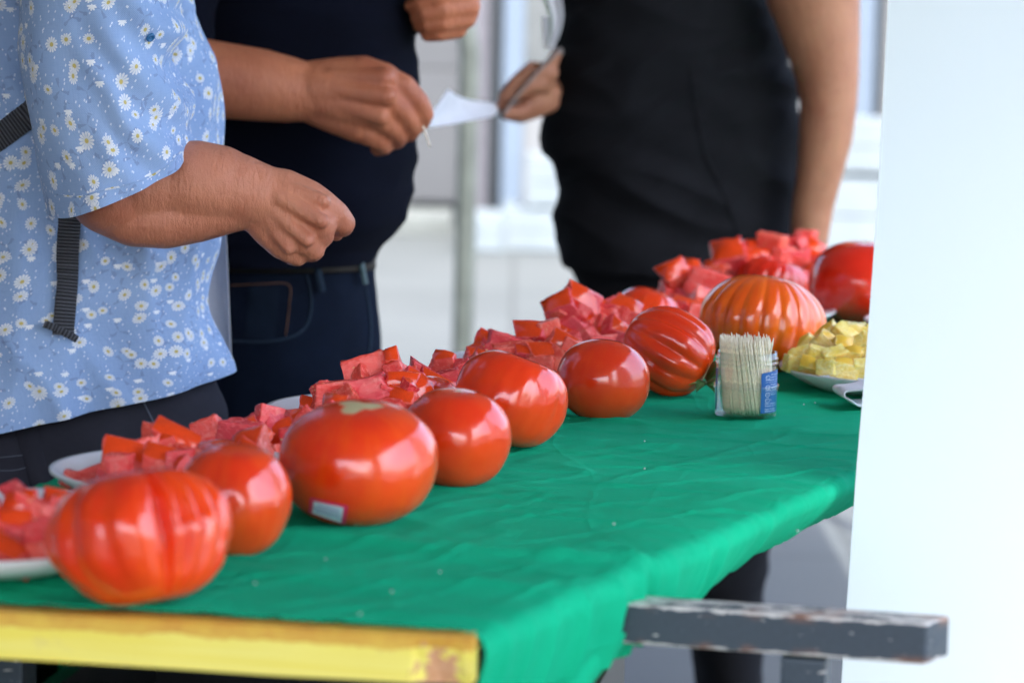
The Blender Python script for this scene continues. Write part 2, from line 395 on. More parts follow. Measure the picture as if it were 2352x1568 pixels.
def cr(vals, t):                              # Catmull-Rom through rows
    vals = np.asarray(vals, float); n = len(vals); x = t * (n - 1); i = np.clip(np.floor(x).astype(int), 0, n - 2); f = (x - i)[:, None]
    p0 = vals[np.maximum(i - 1, 0)]; p1 = vals[i]; p2 = vals[i + 1]; p3 = vals[np.minimum(i + 2, n - 1)]
    return .5 * ((2 * p1) + (-p0 + p2) * f + (2 * p0 - 5 * p1 + 4 * p2 - p3) * f ** 2 + (-p0 + 3 * p1 - 3 * p2 + p3) * f ** 3)
def nz(x, y, z): return noise.noise(Vector((x, y, z)))
def garment(name, rows, Y, depth, mat, parent, disp=None, nu=160, nv=140, expo=.92, thick=.0):
    """rows of (xL, yL, xR, yR, near-side drop px, depth scale): a tube of cloth measured by its outline."""
    rows = [tuple(r) + (0, 1)[len(r) - 4:] if len(r) < 6 else tuple(r) for r in rows]
    R = cr(rows, np.linspace(0, 1, nv)); a = np.linspace(0, 2 * np.pi, nu, endpoint=False)
    V = np.zeros((nv, nu, 3))
    for j in range(nv):
        L = np.array(U(R[j, 0], R[j, 1], Y)); Rt = np.array(U(R[j, 2], R[j, 3], Y)); C = (L + Rt) / 2; A = (Rt - L) / 2
        B = np.array([0, -depth * R[j, 5], -R[j, 4] * Y / F])
        c = np.cos(a); s = np.sin(a); c = np.sign(c) * np.abs(c) ** expo; s = np.sign(s) * np.abs(s) ** expo
        V[j] = C + np.outer(c, A) + np.outer(s, B)
    du = np.linalg.norm(np.roll(V, -1, 1) - V, axis=2); uu = np.concatenate([np.zeros((nv, 1)), np.cumsum(du, 1)], 1)
    mean = uu[:, -1].mean(); uu = uu / uu[:, -1:] * mean * .5 + uu * .5
    dv = np.linalg.norm(V[1:] - V[:-1], axis=2).mean(1); vv = np.concatenate([[0], np.cumsum(dv)])
    uv = np.stack([uu, np.repeat(-vv[:, None], nu + 1, 1)], 2)
    if disp:
        du_ = np.roll(V, -1, 1) - np.roll(V, 1, 1); dv_ = np.gradient(V, axis=0); N = np.cross(dv_, du_); N /= np.linalg.norm(N, axis=2, keepdims=True) + 1e-9
        C = V.mean(1, keepdims=True); sg = np.sign(((V - C) * N).sum(2, keepdims=True)); N *= np.where(sg == 0, 1, sg)
        for j in range(nv):
            for i in range(nu): V[j, i] += N[j, i] * disp(V[j, i], j / (nv - 1), i / nu)
    me = grid_mesh(name, V, uv, closed_u=True)
    o = mesh_obj(name, me, mat, parent)
    if thick:
        md = o.modifiers.new('thickness', 'SOLIDIFY'); md.thickness = thick; md.offset = -1
    return o
def folds(amp, sx, sy, sz, seed=0, ridge=True):
    def f(p, v, u):
        q = nz(p[0] * sx + seed, p[1] * sy + seed * 2, p[2] * sz) + .5 * nz(p[0] * sx * 2.1 + seed, p[1] * sy * 2.1, p[2] * sz * 2.1 + 5)
        return amp * (.5 - abs(q) * 1.6) if ridge else amp * q
    return f
def bvh_of(o):
    dg = bpy.context.evaluated_depsgraph_get(); dg.update(); return BVHTree.FromObject(o, dg), o.matrix_world.copy()
def on_surface(bv, px, py):
    t, mw = bv; d = ray(px, py).normalized(); inv = mw.inverted()
    o = inv @ Vector((0, 0, CAM_Z)); dd = (inv.to_3x3() @ d).normalized(); h = t.ray_cast(o, dd)
    return (mw @ h[0], (mw.to_3x3() @ h[1]).normalized()) if h[0] is not None else (None, None)
def strip(name, bv, pts, width, mat, parent, lift=.0015, thick=.001, n=14):
    """a raised seam or strap lying on a surface along a polyline of seen points"""
    P = cr(pts, np.linspace(0, 1, n * (len(pts) - 1) + 1)); S = []
    for x, y in P:
        p, nn = on_surface(bv, x, y)
        if p is None: continue
        vd = ray(x, y).normalized()
        if nn.dot(vd) > 0: nn = -nn
        S.append((p, nn))
    bm = bmesh.new(); rings = []; uvl = bm.loops.layers.uv.new('UVMap'); acc = 0
    for i, (p, nn) in enumerate(S):
        t = (S[min(i + 1, len(S) - 1)][0] - S[max(i - 1, 0)][0]).normalized(); s = t.cross(nn).normalized() * width / 2; nn = -t.cross(s).normalized() if False else nn
        if i: acc += (p - S[i - 1][0]).length
        q = p + nn * lift
        rings.append(([bm.verts.new(v) for v in (q - s, q - s * .8 + nn * thick, q + s * .8 + nn * thick, q + s)], acc))
    for i in range(len(rings) - 1):
        for k in range(3):
            f = bm.faces.new((rings[i][0][k], rings[i][0][k + 1], rings[i + 1][0][k + 1], rings[i + 1][0][k]))
            us = (0, .1, .9, 1)
            for lp, (uu, vv) in zip(f.loops, ((us[k], rings[i][1]), (us[k + 1], rings[i][1]), (us[k + 1], rings[i + 1][1]), (us[k], rings[i + 1][1]))): lp[uvl].uv = (uu * width, vv)
    return mesh_obj(name, bm_mesh(name, bm), mat, parent)
def flesh_body(name, chains, mat, parent, voxel=.003, smooth=6):
    """one continuous figure: tapered rounded limbs fused into a single skin"""
    bm = bmesh.new()
    for ch in chains:
        P = [(U(a, b_, Y), r * Y / F) for a, b_, Y, r in ch]
        for i, (p, r) in enumerate(P):
            bmesh.ops.create_icosphere(bm, subdivisions=3, radius=r, matrix=Matrix.Translation(p))
            if i:
                p0, r0 = P[i - 1]; d = p - p0
                if d.length > 1e-4:
                    Rm = d.to_track_quat('Z', 'Y').to_matrix().to_4x4()
                    bmesh.ops.create_cone(bm, cap_ends=True, segments=28, radius1=r0, radius2=r, depth=d.length, matrix=Matrix.Translation((p + p0) / 2) @ Rm)
    me = bm_mesh(name, bm); tmp = bpy.data.objects.new('tmp', me); COL.objects.link(tmp)
    m1 = tmp.modifiers.new('r', 'REMESH'); m1.mode = 'VOXEL'; m1.voxel_size = voxel
    m2 = tmp.modifiers.new('s', 'SMOOTH'); m2.factor = .5; m2.iterations = smooth
    dg = bpy.context.evaluated_depsgraph_get(); dg.update()
    me2 = bpy.data.meshes.new_from_object(tmp.evaluated_get(dg)); bpy.data.objects.remove(tmp)
    return mesh_obj(name, me2, mat, parent)
def sheet(name, corners, mat, parent=None, bend=0, n=16, thick=.0006):
    """a thin curved sheet between four points; bend lifts its middle"""
    a, b_, c, d = [np.array(v) for v in corners]; V = np.zeros((n, n, 3)); nn = np.cross(b_ - a, d - a); nn /= np.linalg.norm(nn)
    for j in range(n):
        for i in range(n):
            u, v = i / (n - 1), j / (n - 1); V[j, i] = (a * (1 - u) + b_ * u) * (1 - v) + (d * (1 - u) + c * u) * v + nn * bend * math.sin(math.pi * u) * (1 + .3 * math.sin(3 * v))
    o = mesh_obj(name, grid_mesh(name, V), mat, parent); md = o.modifiers.new('thickness', 'SOLIDIFY'); md.thickness = thick; return o

# ================================================================== SETTING
def ground_mat():
    b = NB('pale_paving'); co = b.coord('Object'); n = b.noise(co, .6, 5, .6); n2 = b.noise(co, 30, 4)
    col = b.ramp(n, [(.3, (.036, .044, .046)), (.7, (.050, .058, .060))]); col = b.mix(b.mr(n2, .4, .8, 0, .3), col, (.036, .043, .046))
    br = b.node('ShaderNodeTexBrick'); b.l.new(co, br.inputs['Vector']); br.inputs['Scale'].default_value = 1.0
    br.inputs['Brick Width'].default_value = .8; br.inputs['Row Height'].default_value = .8; br.inputs['Mortar Size'].default_value = .012; br.offset = 0
    br.inputs['Color1'].default_value = (1, 1, 1, 1); br.inputs['Color2'].default_value = (.9, .9, .9, 1); br.inputs['Mortar'].default_value = (.6, .6, .6, 1)
    b.P(Base_Color=b.mix(1.0, col, br.outputs[0], 'MULTIPLY'), Roughness=.85, Normal=b.bump(n2, .2, .004)); return b.m
V = np.zeros((2, 2, 3)); V[0, 0] = (-200, -200, 0); V[0, 1] = (200, -200, 0); V[1, 0] = (-200, 400, 0); V[1, 1] = (200, 400, 0)
tag(mesh_obj('ground', grid_mesh('ground', V), ground_mat(), smooth=False), 'pale grey paved ground of the market square', kind='structure')

# shop front far behind the table
SY = 15.5
shop = empty('shop_front', (0, SY, 0), label='grey shop front with shutter and dark door frame far behind the table', cat='building')
m_wall = simple('grey_render', (.11, .12, .13), .8, .06, 3); m_shut = simple('grey_shutter', (.045, .049, .054), .5, .05, 2)
m_dark = simple('dark_frame', (.012, .016, .020), .4); m_blue = simple('blue_grey_pilaster', (.075, .105, .145), .6, .05, 2); m_glassy = simple('dim_shop_glass', (.08, .09, .095), .15, .2, 2)
m_ledge = simple('pale_stone_ledge', (.08, .092, .09), .7, .1, 6); m_lav = simple('pale_door_reveal', (.07, .07, .085), .6)
def fx(px, Y=SY): return U(px, 300, Y).x
def slab(name, x0, x1, z0, z1, y0, y1, mat, parent=shop): return box_obj(name, ((x0 + x1) / 2, (y0 + y1) / 2, (z0 + z1) / 2), (x1 - x0, y1 - y0, z1 - z0), mat, parent, bev=.01)
xs = fx(1062)
for k in range(4):                                             # broad shutter panels
    slab('shutter_panel', -3.2, xs, .12 + k * .72, .12 + k * .72 + .715, SY, SY + .05, m_shut)
slab('shutter_frame', -3.35, xs + .01, .0, 3.1, SY + .06, SY + .12, m_dark)
slab('door_reveal', xs + .012, fx(1120), 0, 3.1, SY - .05, SY + .3, m_lav)
slab('door_post', fx(1120) + .003, fx(1152), 0, 3.1, SY - .08, SY + .3, m_dark)
slab('pilaster', fx(1152) + .003, fx(1200), 0, 3.1, SY - .15, SY + .3, m_blue)
slab('window_pane', fx(1200) + .003, fx(1950), .75, 3.1, SY + .02, SY + .05, m_glassy)
slab('window_sill', fx(1200) + .003, fx(1950), .0, .745, SY - .02, SY + .3, m_wall)
slab('window_post', fx(1950) + .003, fx(2004), 0, 3.1, SY - .06, SY + .3, m_blue)
slab('window_post', fx(2004) + .003, fx(2022), 0, 3.1, SY - .10, SY + .3, m_dark)
slab('wall', fx(2022) + .003, 7, 0, 3.1, SY - .02, SY + .3, m_wall)
slab('wall', -9, -3.36, 0, 3.1, SY - .02, SY + .3, m_wall)
slab('wall', -9, 7, 3.103, 4.4, SY, SY + .3, m_wall)
slab('doorstep', -3.0, fx(1046), 0, .10, SY - .75, SY - .2, m_ledge)
# stacked pale sacks and crates standing before the window
m_white = simple('white_crate_plastic', (.115, .142, .160), .5, .06, 5)
def crate(x0, x1, z0, z1, y, label):
    e = empty('crate', ((x0 + x1) / 2, y, z0), label=label, cat='crate', group='white crates before the shop window')
    bm = bmesh.new(); w = x1 - x0; h = z1 - z0
    for k in range(2): add_box(bm, (0, 0, h * (.27 + k * .47)), (w, .5, h * .45))
    for sx in (-1, 1):
        for sy in (-1, 1): add_box(bm, (sx * w * .47, sy * .235, h / 2), (w * .08, .045, h * .98))
    mesh_obj('side_wall', bm_mesh('side_wall', bm), m_white, e, smooth=False)
    bm = bmesh.new(); add_box(bm, (0, 0, .012), (w * .96, .46, .02)); mesh_obj('base', bm_mesh('base', bm), m_white, e, smooth=False)
def gz(py, Y): return U(1300, py, Y).z
for i, (a, b_, t, bo, y, l) in enumerate([(1215, 1360, 355, 470, 14.2, 'upper white crate standing left behind the woman in black'), (1165, 1330, 472, 560, 14.15, 'lower white crate left behind the woman, under another crate'),
                               (1068, 1160, 490, 552, 14.1, 'small pale crate on the ground just right of the metal pole'), (1900, 2080, 255, 380, 14.2, 'white crate seen right of the bare arm, upper one'),
                               (1880, 2060, 382, 478, 14.2, 'white crate right of the bare arm, standing on the ground')]):
    z0 = 0 if i in (1, 2, 4) else gz(bo, y)
    crate(fx(a, y), fx(b_, y), z0, gz(t, y), y, l)

# metal hoop behind the mid man: a bent galvanised tube
HY = 7.6
hp = empty('metal_hoop', (0, HY, 0), label='bent galvanised tube hoop standing on the paving between the man and the woman', cat='railing')
bm = bmesh.new(); p0 = U(1062, 810, HY); pt = U(1079, 120, HY); pts = [(p0.x - .003, HY, 0), (p0.x, HY, p0.z), (pt.x, HY, pt.z)]
R_ = .20
for k in range(1, 13):
    a = math.pi * k / 12; pts.append((pt.x - R_ + R_ * math.cos(a), HY, pt.z + R_ * math.sin(a)))
pts.append((pt.x - 2 * R_, HY, 0)); tube_bm(bm, pts, .028, 20)
mesh_obj('tube', bm_mesh('tube', bm), M['galv'], hp).matrix_parent_inverse = Matrix.Translation((0, -HY, 0))
for x in (pts[0][0], pts[-1][0]): box_obj('base_plate', (x, HY, .006), (.14, .14, .012), M['galv'], hp)

# market tent roof that shades the table
tent = empty('market_tent', (-.4, 2.3, 0), label='white market tent roof spread high over the tomato table', cat='tent')
TX0, TX1, TY0, TY1, TH = -2.6, 1.15, -1.30, 5.9, 2.30
m_roof = NB('tent_canvas'); m_roof.P(Base_Color=(.34, .34, .34), Roughness=.8)
_t = m_roof.node('ShaderNodeBsdfTranslucent'); _t.inputs[0].default_value = (.70, .70, .68, 1); _m = m_roof.node('ShaderNodeMixShader'); _m.inputs[0].default_value = .07
m_roof.l.new(m_roof.b.outputs[0], _m.inputs[1]); m_roof.l.new(_t.outputs[0], _m.inputs[2]); m_roof.l.new(_m.outputs[0], m_roof.o.inputs['Surface']); m_roof = m_roof.m
bm = bmesh.new(); c4 = [bm.verts.new(v) for v in ((TX0, TY0, TH), (TX1, TY0, TH), (TX1, TY1, TH), (TX0, TY1, TH))]; ap = bm.verts.new(((TX0 + TX1) / 2, (TY0 + TY1) / 2, TH + .9))
lo = [bm.verts.new(v.co - Vector((0, 0, .22))) for v in c4]
for i in range(4): bm.faces.new((c4[i], c4[(i + 1) % 4], ap)); bm.faces.new((lo[i], lo[(i + 1) % 4], c4[(i + 1) % 4], c4[i]))
o = mesh_obj('canopy', bm_mesh('canopy', bm), m_roof, tent, smooth=False); o.matrix_parent_inverse = Matrix.Translation(-Vector(tent.location))
md = o.modifiers.new('t', 'SOLIDIFY'); md.thickness = .004
for x in (TX0 + .03, TX1 - .03):
    for y in (TY0 + .03, TY1 - .03): box_obj('leg', (x, y, TH / 2), (.04, .04, TH), M['galv'], tent)

def light_block_wall(x, y0, y1, nm='light_block_curtain'):
    n = 120; V = np.zeros((3, n, 3))
    for j in range(3):
        for i in range(n):
            y = y0 + (y1 - y0) * i / (n - 1); V[j, i] = (x + .012 * math.sin(y * 14) * (1 - j * .4), y, .05 + j * (TH - .26) / 2)
    o = mesh_obj(nm, grid_mesh(nm, V), m_roof, tent); o.matrix_parent_inverse = Matrix.Translation(-Vector(tent.location)); o.modifiers.new('t', 'SOLIDIFY').thickness = .003
light_block_wall(TX0 + .06, TY0, TY1); light_block_wall(TX1 - .06, TY0, .35)  # unseen curtains, added to narrow the bright opening the tomatoes reflect
# white fabric panel at the right of the table
pn = empty('tent_panel', (0, 0, 0), label='tall glowing white fabric panel hanging at the right end of the table', cat='panel')
PY = 2.14
edge = [(2052, -260), (2040, 0), (2018, 400), (1998, 700), (1982, 900), (1966, 1090), (1951, 1300), (1942, 1420), (1930, 1600), (1915, 1800)]
E = cr(edge, np.linspace(0, 1, 60)); nu = 40; V = np.zeros((60, nu, 3))
for j, (x, y) in enumerate(E):
    p = U(x, y, PY)
    for i in range(nu):
        u = i / (nu - 1); V[j, i] = (p.x + u * 1.0, PY - u * .10, p.z)
o = mesh_obj('fabric', grid_mesh('fabric', V), M['panel'], pn, smooth=False); md = o.modifiers.new('t', 'SOLIDIFY'); md.thickness = .003
bm = bmesh.new(); tube_bm(bm, [V[0, 0] + np.array([.02, .0, .01]), V[0, -1] + np.array([.02, 0, .01])], .012, 12); mesh_obj('top_rod', bm_mesh('top_rod', bm), M['galv'], pn)
bm = bmesh.new(); tube_bm(bm, [V[0, -1] + np.array([.02, 0, .01]), (V[0, -1][0] + .02, V[0, -1][1], 0)], .014, 12); mesh_obj('post', bm_mesh('post', bm), M['galv'], pn)

# ================================================================== TABLE
FR = PZ(1087, 1474); FL0 = PZ(0, 1413)
AX = Vector((FR.x - FL0.x, FR.y - FL0.y, 0)).normalized()      # along the front edge, to the right
P_a = PZ(1175, 1415); P_b = PZ(1960, 1085)
BX = Vector((P_b.x - P_a.x, P_b.y - P_a.y, 0)).normalized()    # along the right side, away
table = empty('trestle_table', (0, 0, 0), label='trestle table with yellow front board and slate metal crossbar under the green cloth', cat='table')
ang = math.atan2(AX.y, AX.x); RA = Matrix.Rotation(ang, 3, 'Z')
_pr = [PZ(422, 1105, TAB_Z + .018), PZ(1931, 645, TAB_Z + .018)]
def st_of(p):
    m = Matrix(((AX.x, BX.x), (AX.y, BX.y))).inverted(); return m @ Vector((p[0] - FR.x, p[1] - FR.y))
_s0, _s1 = st_of(_pr[0]), st_of(_pr[1])
def s_left(t): return float(_s0[0] + (_s1[0] - _s0[0]) * (t - _s0[1]) / (_s1[1] - _s0[1])) - .128
TEND = _s1[1] + .35
# yellow board
bl = 1.1; bh = .0285; bd = .020
c = FR - AX * bl / 2 + Vector((0, 0, -bh / 2 + .002)) + Vector((-AX.y, AX.x, 0)) * (bd / 2 - .0)
bm = bmesh.new(); bmesh.ops.create_cube(bm, size=1, matrix=Matrix.Diagonal((bl, bd, bh, 1)))
bmesh.ops.subdivide_edges(bm, edges=[e for e in bm.edges if abs((e.verts[0].co - e.verts[1].co).x) > .5], cuts=120, use_grid_fill=True)
bmesh.ops.bevel(bm, geom=[e for e in bm.edges if len(e.link_faces) == 2 and e.calc_face_angle(0) > 1], offset=.0016, segments=2, affect='EDGES')
for v in bm.verts:
    v.co.z += .0007 * nz(v.co.x * 14, 3, v.co.z * 40); v.co.y += .0006 * nz(v.co.x * 18, 8, 1)
    d = (Vector((v.co.x - bl / 2 + .016, 0, v.co.z + .012))).length
    if v.co.y < 0 and d < .016: v.co.y += .006 * (1 - d / .016) ** .5
bmesh.ops.translate(bm, verts=bm.verts, vec=(-bl / 2, 0, 0))
o = mesh_obj('front_board', bm_mesh('front_board', bm), M['yboard'], table, smooth=False)
o.matrix_world = Matrix.Translation(c + AX * bl / 2) @ RA.to_4x4(); o['label'] = 'yellow painted front board with chipped corner'
# table top board (under the cloth)
def T(s, t, z=TAB_Z):
    p = FR + AX * s + BX * t; return Vector((p.x, p.y, z))
bm = bmesh.new(); q = [T(s_left(.03) + .01, .03), T(-.035, .03), T(-.035, TEND - .02), T(s_left(TEND) + .01, TEND - .02)]
vs = [bm.verts.new(Vector((p.x, p.y, TAB_Z - .004))) for p in q]; vb = [bm.verts.new(Vector((p.x, p.y, TAB_Z - .024))) for p in q]
bm.faces.new(vs); bm.faces.new(vb[::-1])
for i in range(4): bm.faces.new((vs[i], vb[i], vb[(i + 1) % 4], vs[(i + 1) % 4]))
bmesh.ops.recalc_face_normals(bm, faces=bm.faces); mesh_obj('table_top', bm_mesh('table_top', bm), M['wood'], table, smooth=False)
# slate crossbar
m0 = PZ(1490, 1391, TAB_Z - .019); m1 = PZ(2128, 1434, TAB_Z - .019); BA = (m1 - m0).normalized(); RB = Matrix.Rotation(math.atan2(BA.y, BA.x), 3, 'Z')
perp = Vector((-BA.y, BA.x, 0)); L = .95
bm = bmesh.new(); bmesh.ops.create_cube(bm, size=1, matrix=Matrix.Translation((-L / 2, .014, -.0125)) @ Matrix.Diagonal((L, .028, .0265, 1)))
for v in bm.verts:
    if v.co.x > -.1 and v.co.y > .01: v.co.x += .0125
bmesh.ops.bevel(bm, geom=bm.edges[:], offset=.0022, segments=3, affect='EDGES', profile=.6)
bmesh.ops.translate(bm, verts=bm.verts, vec=(0, 0, .0125))
o = mesh_obj('crossbar', bm_mesh('crossbar', bm), M['metal'], table, smooth=False); o.matrix_world = Matrix.Translation(m1 - Vector((0, 0, .0125))) @ RB.to_4x4()
o['label'] = 'slate painted crossbar, worn and scratched'
lx = U(1842, 1520, m1.y + .01); tbar = (Vector((lx.x, lx.y, 0)) - m1).dot(BA)
for dx, nm in ((tbar, 0), (-.62, 1)):
    p = m1 + BA * dx + perp * .014; box_obj('leg', (p.x, p.y, (TAB_Z - .047) / 2), (.029, .026, TAB_Z - .047), M['metal'], table, RB, .002)
for s in (-.10, s_left(TEND) + .12):
    p = T(s, TEND - .1); box_obj('leg', (p.x, p.y, (TAB_Z - .03) / 2), (.029, .026, TAB_Z - .03), M['metal'], table, RB, .002)

# green cloth: top sheet that rolls over the right side and hangs in small folds
def drop_at(t): return float(np.interp(t, [0, .06, .18, .26, .5, .72, 1.2], [.050, .054, .066, .066, .050, .048, .05]))
nt, ns = 420, 230
SN = np.concatenate([np.linspace(0, 1, 130), np.full(30, 1.0)]); sv = np.concatenate([np.full(130, -.05), np.linspace(-.046, -.0125, 30)])
nd = 70
V = np.zeros((nt, len(sv) + nd, 3)); UVc = np.zeros((nt, len(sv) + nd, 2))
tv = np.concatenate([np.linspace(.0165, .9, 300), np.linspace(.905, TEND, 120)])
hem0 = st_of(PZ(1300, 967)); hem1 = st_of(PZ(1965, 1008))
def cloth_h(s, t):
    p = T(s, t); h = 0
    w = nz(s * 3.1, t * 9, 2.2); h += .0016 * w
    h += .0016 * (1 - min(1, abs(nz(s * 5 + 3, t * 24 + s * 6, 7)) * 6)) + .0012 * (1 - min(1, abs(nz(s * 16, t * 9 - s * 9, 17)) * 8)) + .0006 * nz(s * 9, t * 30, 2)                  # fine press creases
    h += .0065 * math.exp(-((t - .255 - .10 * (s + .1) ** 2 - .012 * math.sin(s * 20)) / .018) ** 2) * np.clip((s + .42) * 5, 0, 1)   # soft ridge
    h += .0030 * math.exp(-((t - .155 - .02 * math.sin(s * 14)) / .014) ** 2) * np.clip((s + .35) * 5, 0, 1)
    # hem of the overlapping length of cloth
    e = t - (hem0[1] + (hem1[1] - hem0[1]) * (s - hem0[0]) / (hem1[0] - hem0[0]) + .004 * math.sin(s * 19))
    h += .0042 * (1 / (1 + math.exp(min(40, max(-40, e / .0035))))) + .0022 * math.exp(-((e + .012) / .009) ** 2)
    return h
for j, t in enumerate(tv):
    d = drop_at(t); r = .016
    for i, s in enumerate(sv):
        if i < 130: s = s_left(t) + (-.05 - s_left(t)) * SN[i]
        p = T(s, t); z = TAB_Z + cloth_h(s, t)
        e = max(0, (s + .05) / .05); z -= .0035 * e * e
        f = (math.sin(t * 150 + 3.5 * nz(t * 12, 1, 1)) * (.35 + .9 * abs(nz(t * 9, 5, 5))) * .0009 * e * e) * float(np.interp(t, [0, .4, .6], [1, .8, .2]))
        V[j, i] = (p.x, p.y, z + f); UVc[j, i] = (s, t)
    base = T(-.012, t)
    zt = V[j, len(sv) - 1, 2]
    fold = (1 - 2 * abs(math.sin(t * 80 + 3.0 * nz(t * 12, 1, 1))) ** .7) * (.35 + 1.1 * abs(nz(t * 9, 5, 5))); fold2 = nz(t * 30, 4, 4)
    dd = d * (1 + .12 * nz(t * 9, 9, 2))
    nrm = Vector((BX.y, -BX.x, 0)).normalized()
    for k in range(nd):
        u = (k + 1) / nd; arc = u * (dd + .006)
        if arc < r * math.pi / 2: a_ = arc / r; ox = r * math.sin(a_); oz = -r * (1 - math.cos(a_))
        else: ox = r; oz = -r - (arc - r * math.pi / 2)
        A_ = float(np.interp(t, [0, .3, .5, .7], [.0085, .0075, .003, .0015])) * min(1, u * 1.6)
        ox += A_ * (fold + .6 * fold2) - u * u * float(np.interp(t, [0, .25, .45, .8], [.012, .014, .034, .045]))
        V[j, len(sv) + k] = (base.x + nrm.x * ox, base.y + nrm.y * ox, zt + oz + .0015 * fold * (1 - u)); UVc[j, len(sv) + k] = (arc, t)
cl = mesh_obj('tablecloth', grid_mesh('tablecloth', V, UVc), M['green'])
tag(cl, 'bright green cotton cloth creased over the table, gathered at its right side', 'tablecloth')
md = cl.modifiers.new('t', 'SOLIDIFY'); md.thickness = .0008; md.offset = -1
# under-layers of the same cloth hanging in the shade
def curtain(name, p0, p1, z0, z1, amp, n=160, m=24, wl=.05):
    V = np.zeros((m, n, 3)); p0 = Vector(p0); p1 = Vector(p1); d = (p1 - p0); nn = Vector((-d.y, d.x, 0)).normalized()
    for j in range(m):
        for i in range(n):
            u = i / (n - 1); v = j / (m - 1); p = p0 + d * u + nn * amp * (.3 + v) * math.sin(u * d.length / wl * 6.28 + nz(u * 6, 0, 0) * 3); V[j, i] = (p.x, p.y, z0 + (z1 - z0) * v)
    o = mesh_obj(name, grid_mesh(name, V), M['green'], cl); return o
a = T(s_left(.1) + .03, .1); b_ = T(s_left(1.5) + .03, 1.5); curtain('hanging_skirt', (a.x, a.y, 0), (b_.x, b_.y, 0), TAB_Z - .03, .12, .012)
for s0, s1, lb in ((-.84, -.47, 'black plastic box added for shade under the left part of the table front'), (-.44, -.07, 'black plastic box added for shade under the table corner, below the chipped board end')):
    pc = T((s0 + s1) / 2, .33); cr_ = empty('crate', (pc.x, pc.y, 0), label=lb, cat='crate', group='black boxes added for the shade under the table')
    bm = bmesh.new(); w = s1 - s0  # added black box, stands in for the deep shade below the table front
    for k in range(4):
        for sy in (-1, 1): add_box(bm, (0, sy * .19, .10 + k * .20), (w, .012, .185))
        for sx in (-1, 1): add_box(bm, (sx * w * .49, 0, .10 + k * .20), (.012, .37, .185))
    add_box(bm, (0, 0, .012), (w * .97, .36, .018)); o = mesh_obj('shade_box_wall', bm_mesh('shade_box_wall', bm), M['black'], cr_, smooth=False); cr_.rotation_euler = (0, 0, ang)
# the loose corner flap under the chipped board end
V = np.zeros((30, 50, 3))
for j in range(30):
    for i in range(50):
        u = i / 49; v = j / 29; p = T(-.012 + .012 * math.sin(u * 9 + v * 2) - .02 * v, .02 + u * .24); V[j, i] = (p.x, p.y, TAB_Z - .040 - v * (.085 - .05 * u) - .006 * math.sin(u * 7))
mesh_obj('corner_flap', grid_mesh('corner_flap', V), M['green'], cl)

clbv = bvh_of(cl)
def ztop(x, y):
    t, mw = clbv; h = t.ray_cast(Vector((x, y, 1.3)), Vector((0, 0, -1))); return h[0].z if h[0] is not None and h[0].z > TAB_Z - .01 else TAB_Z

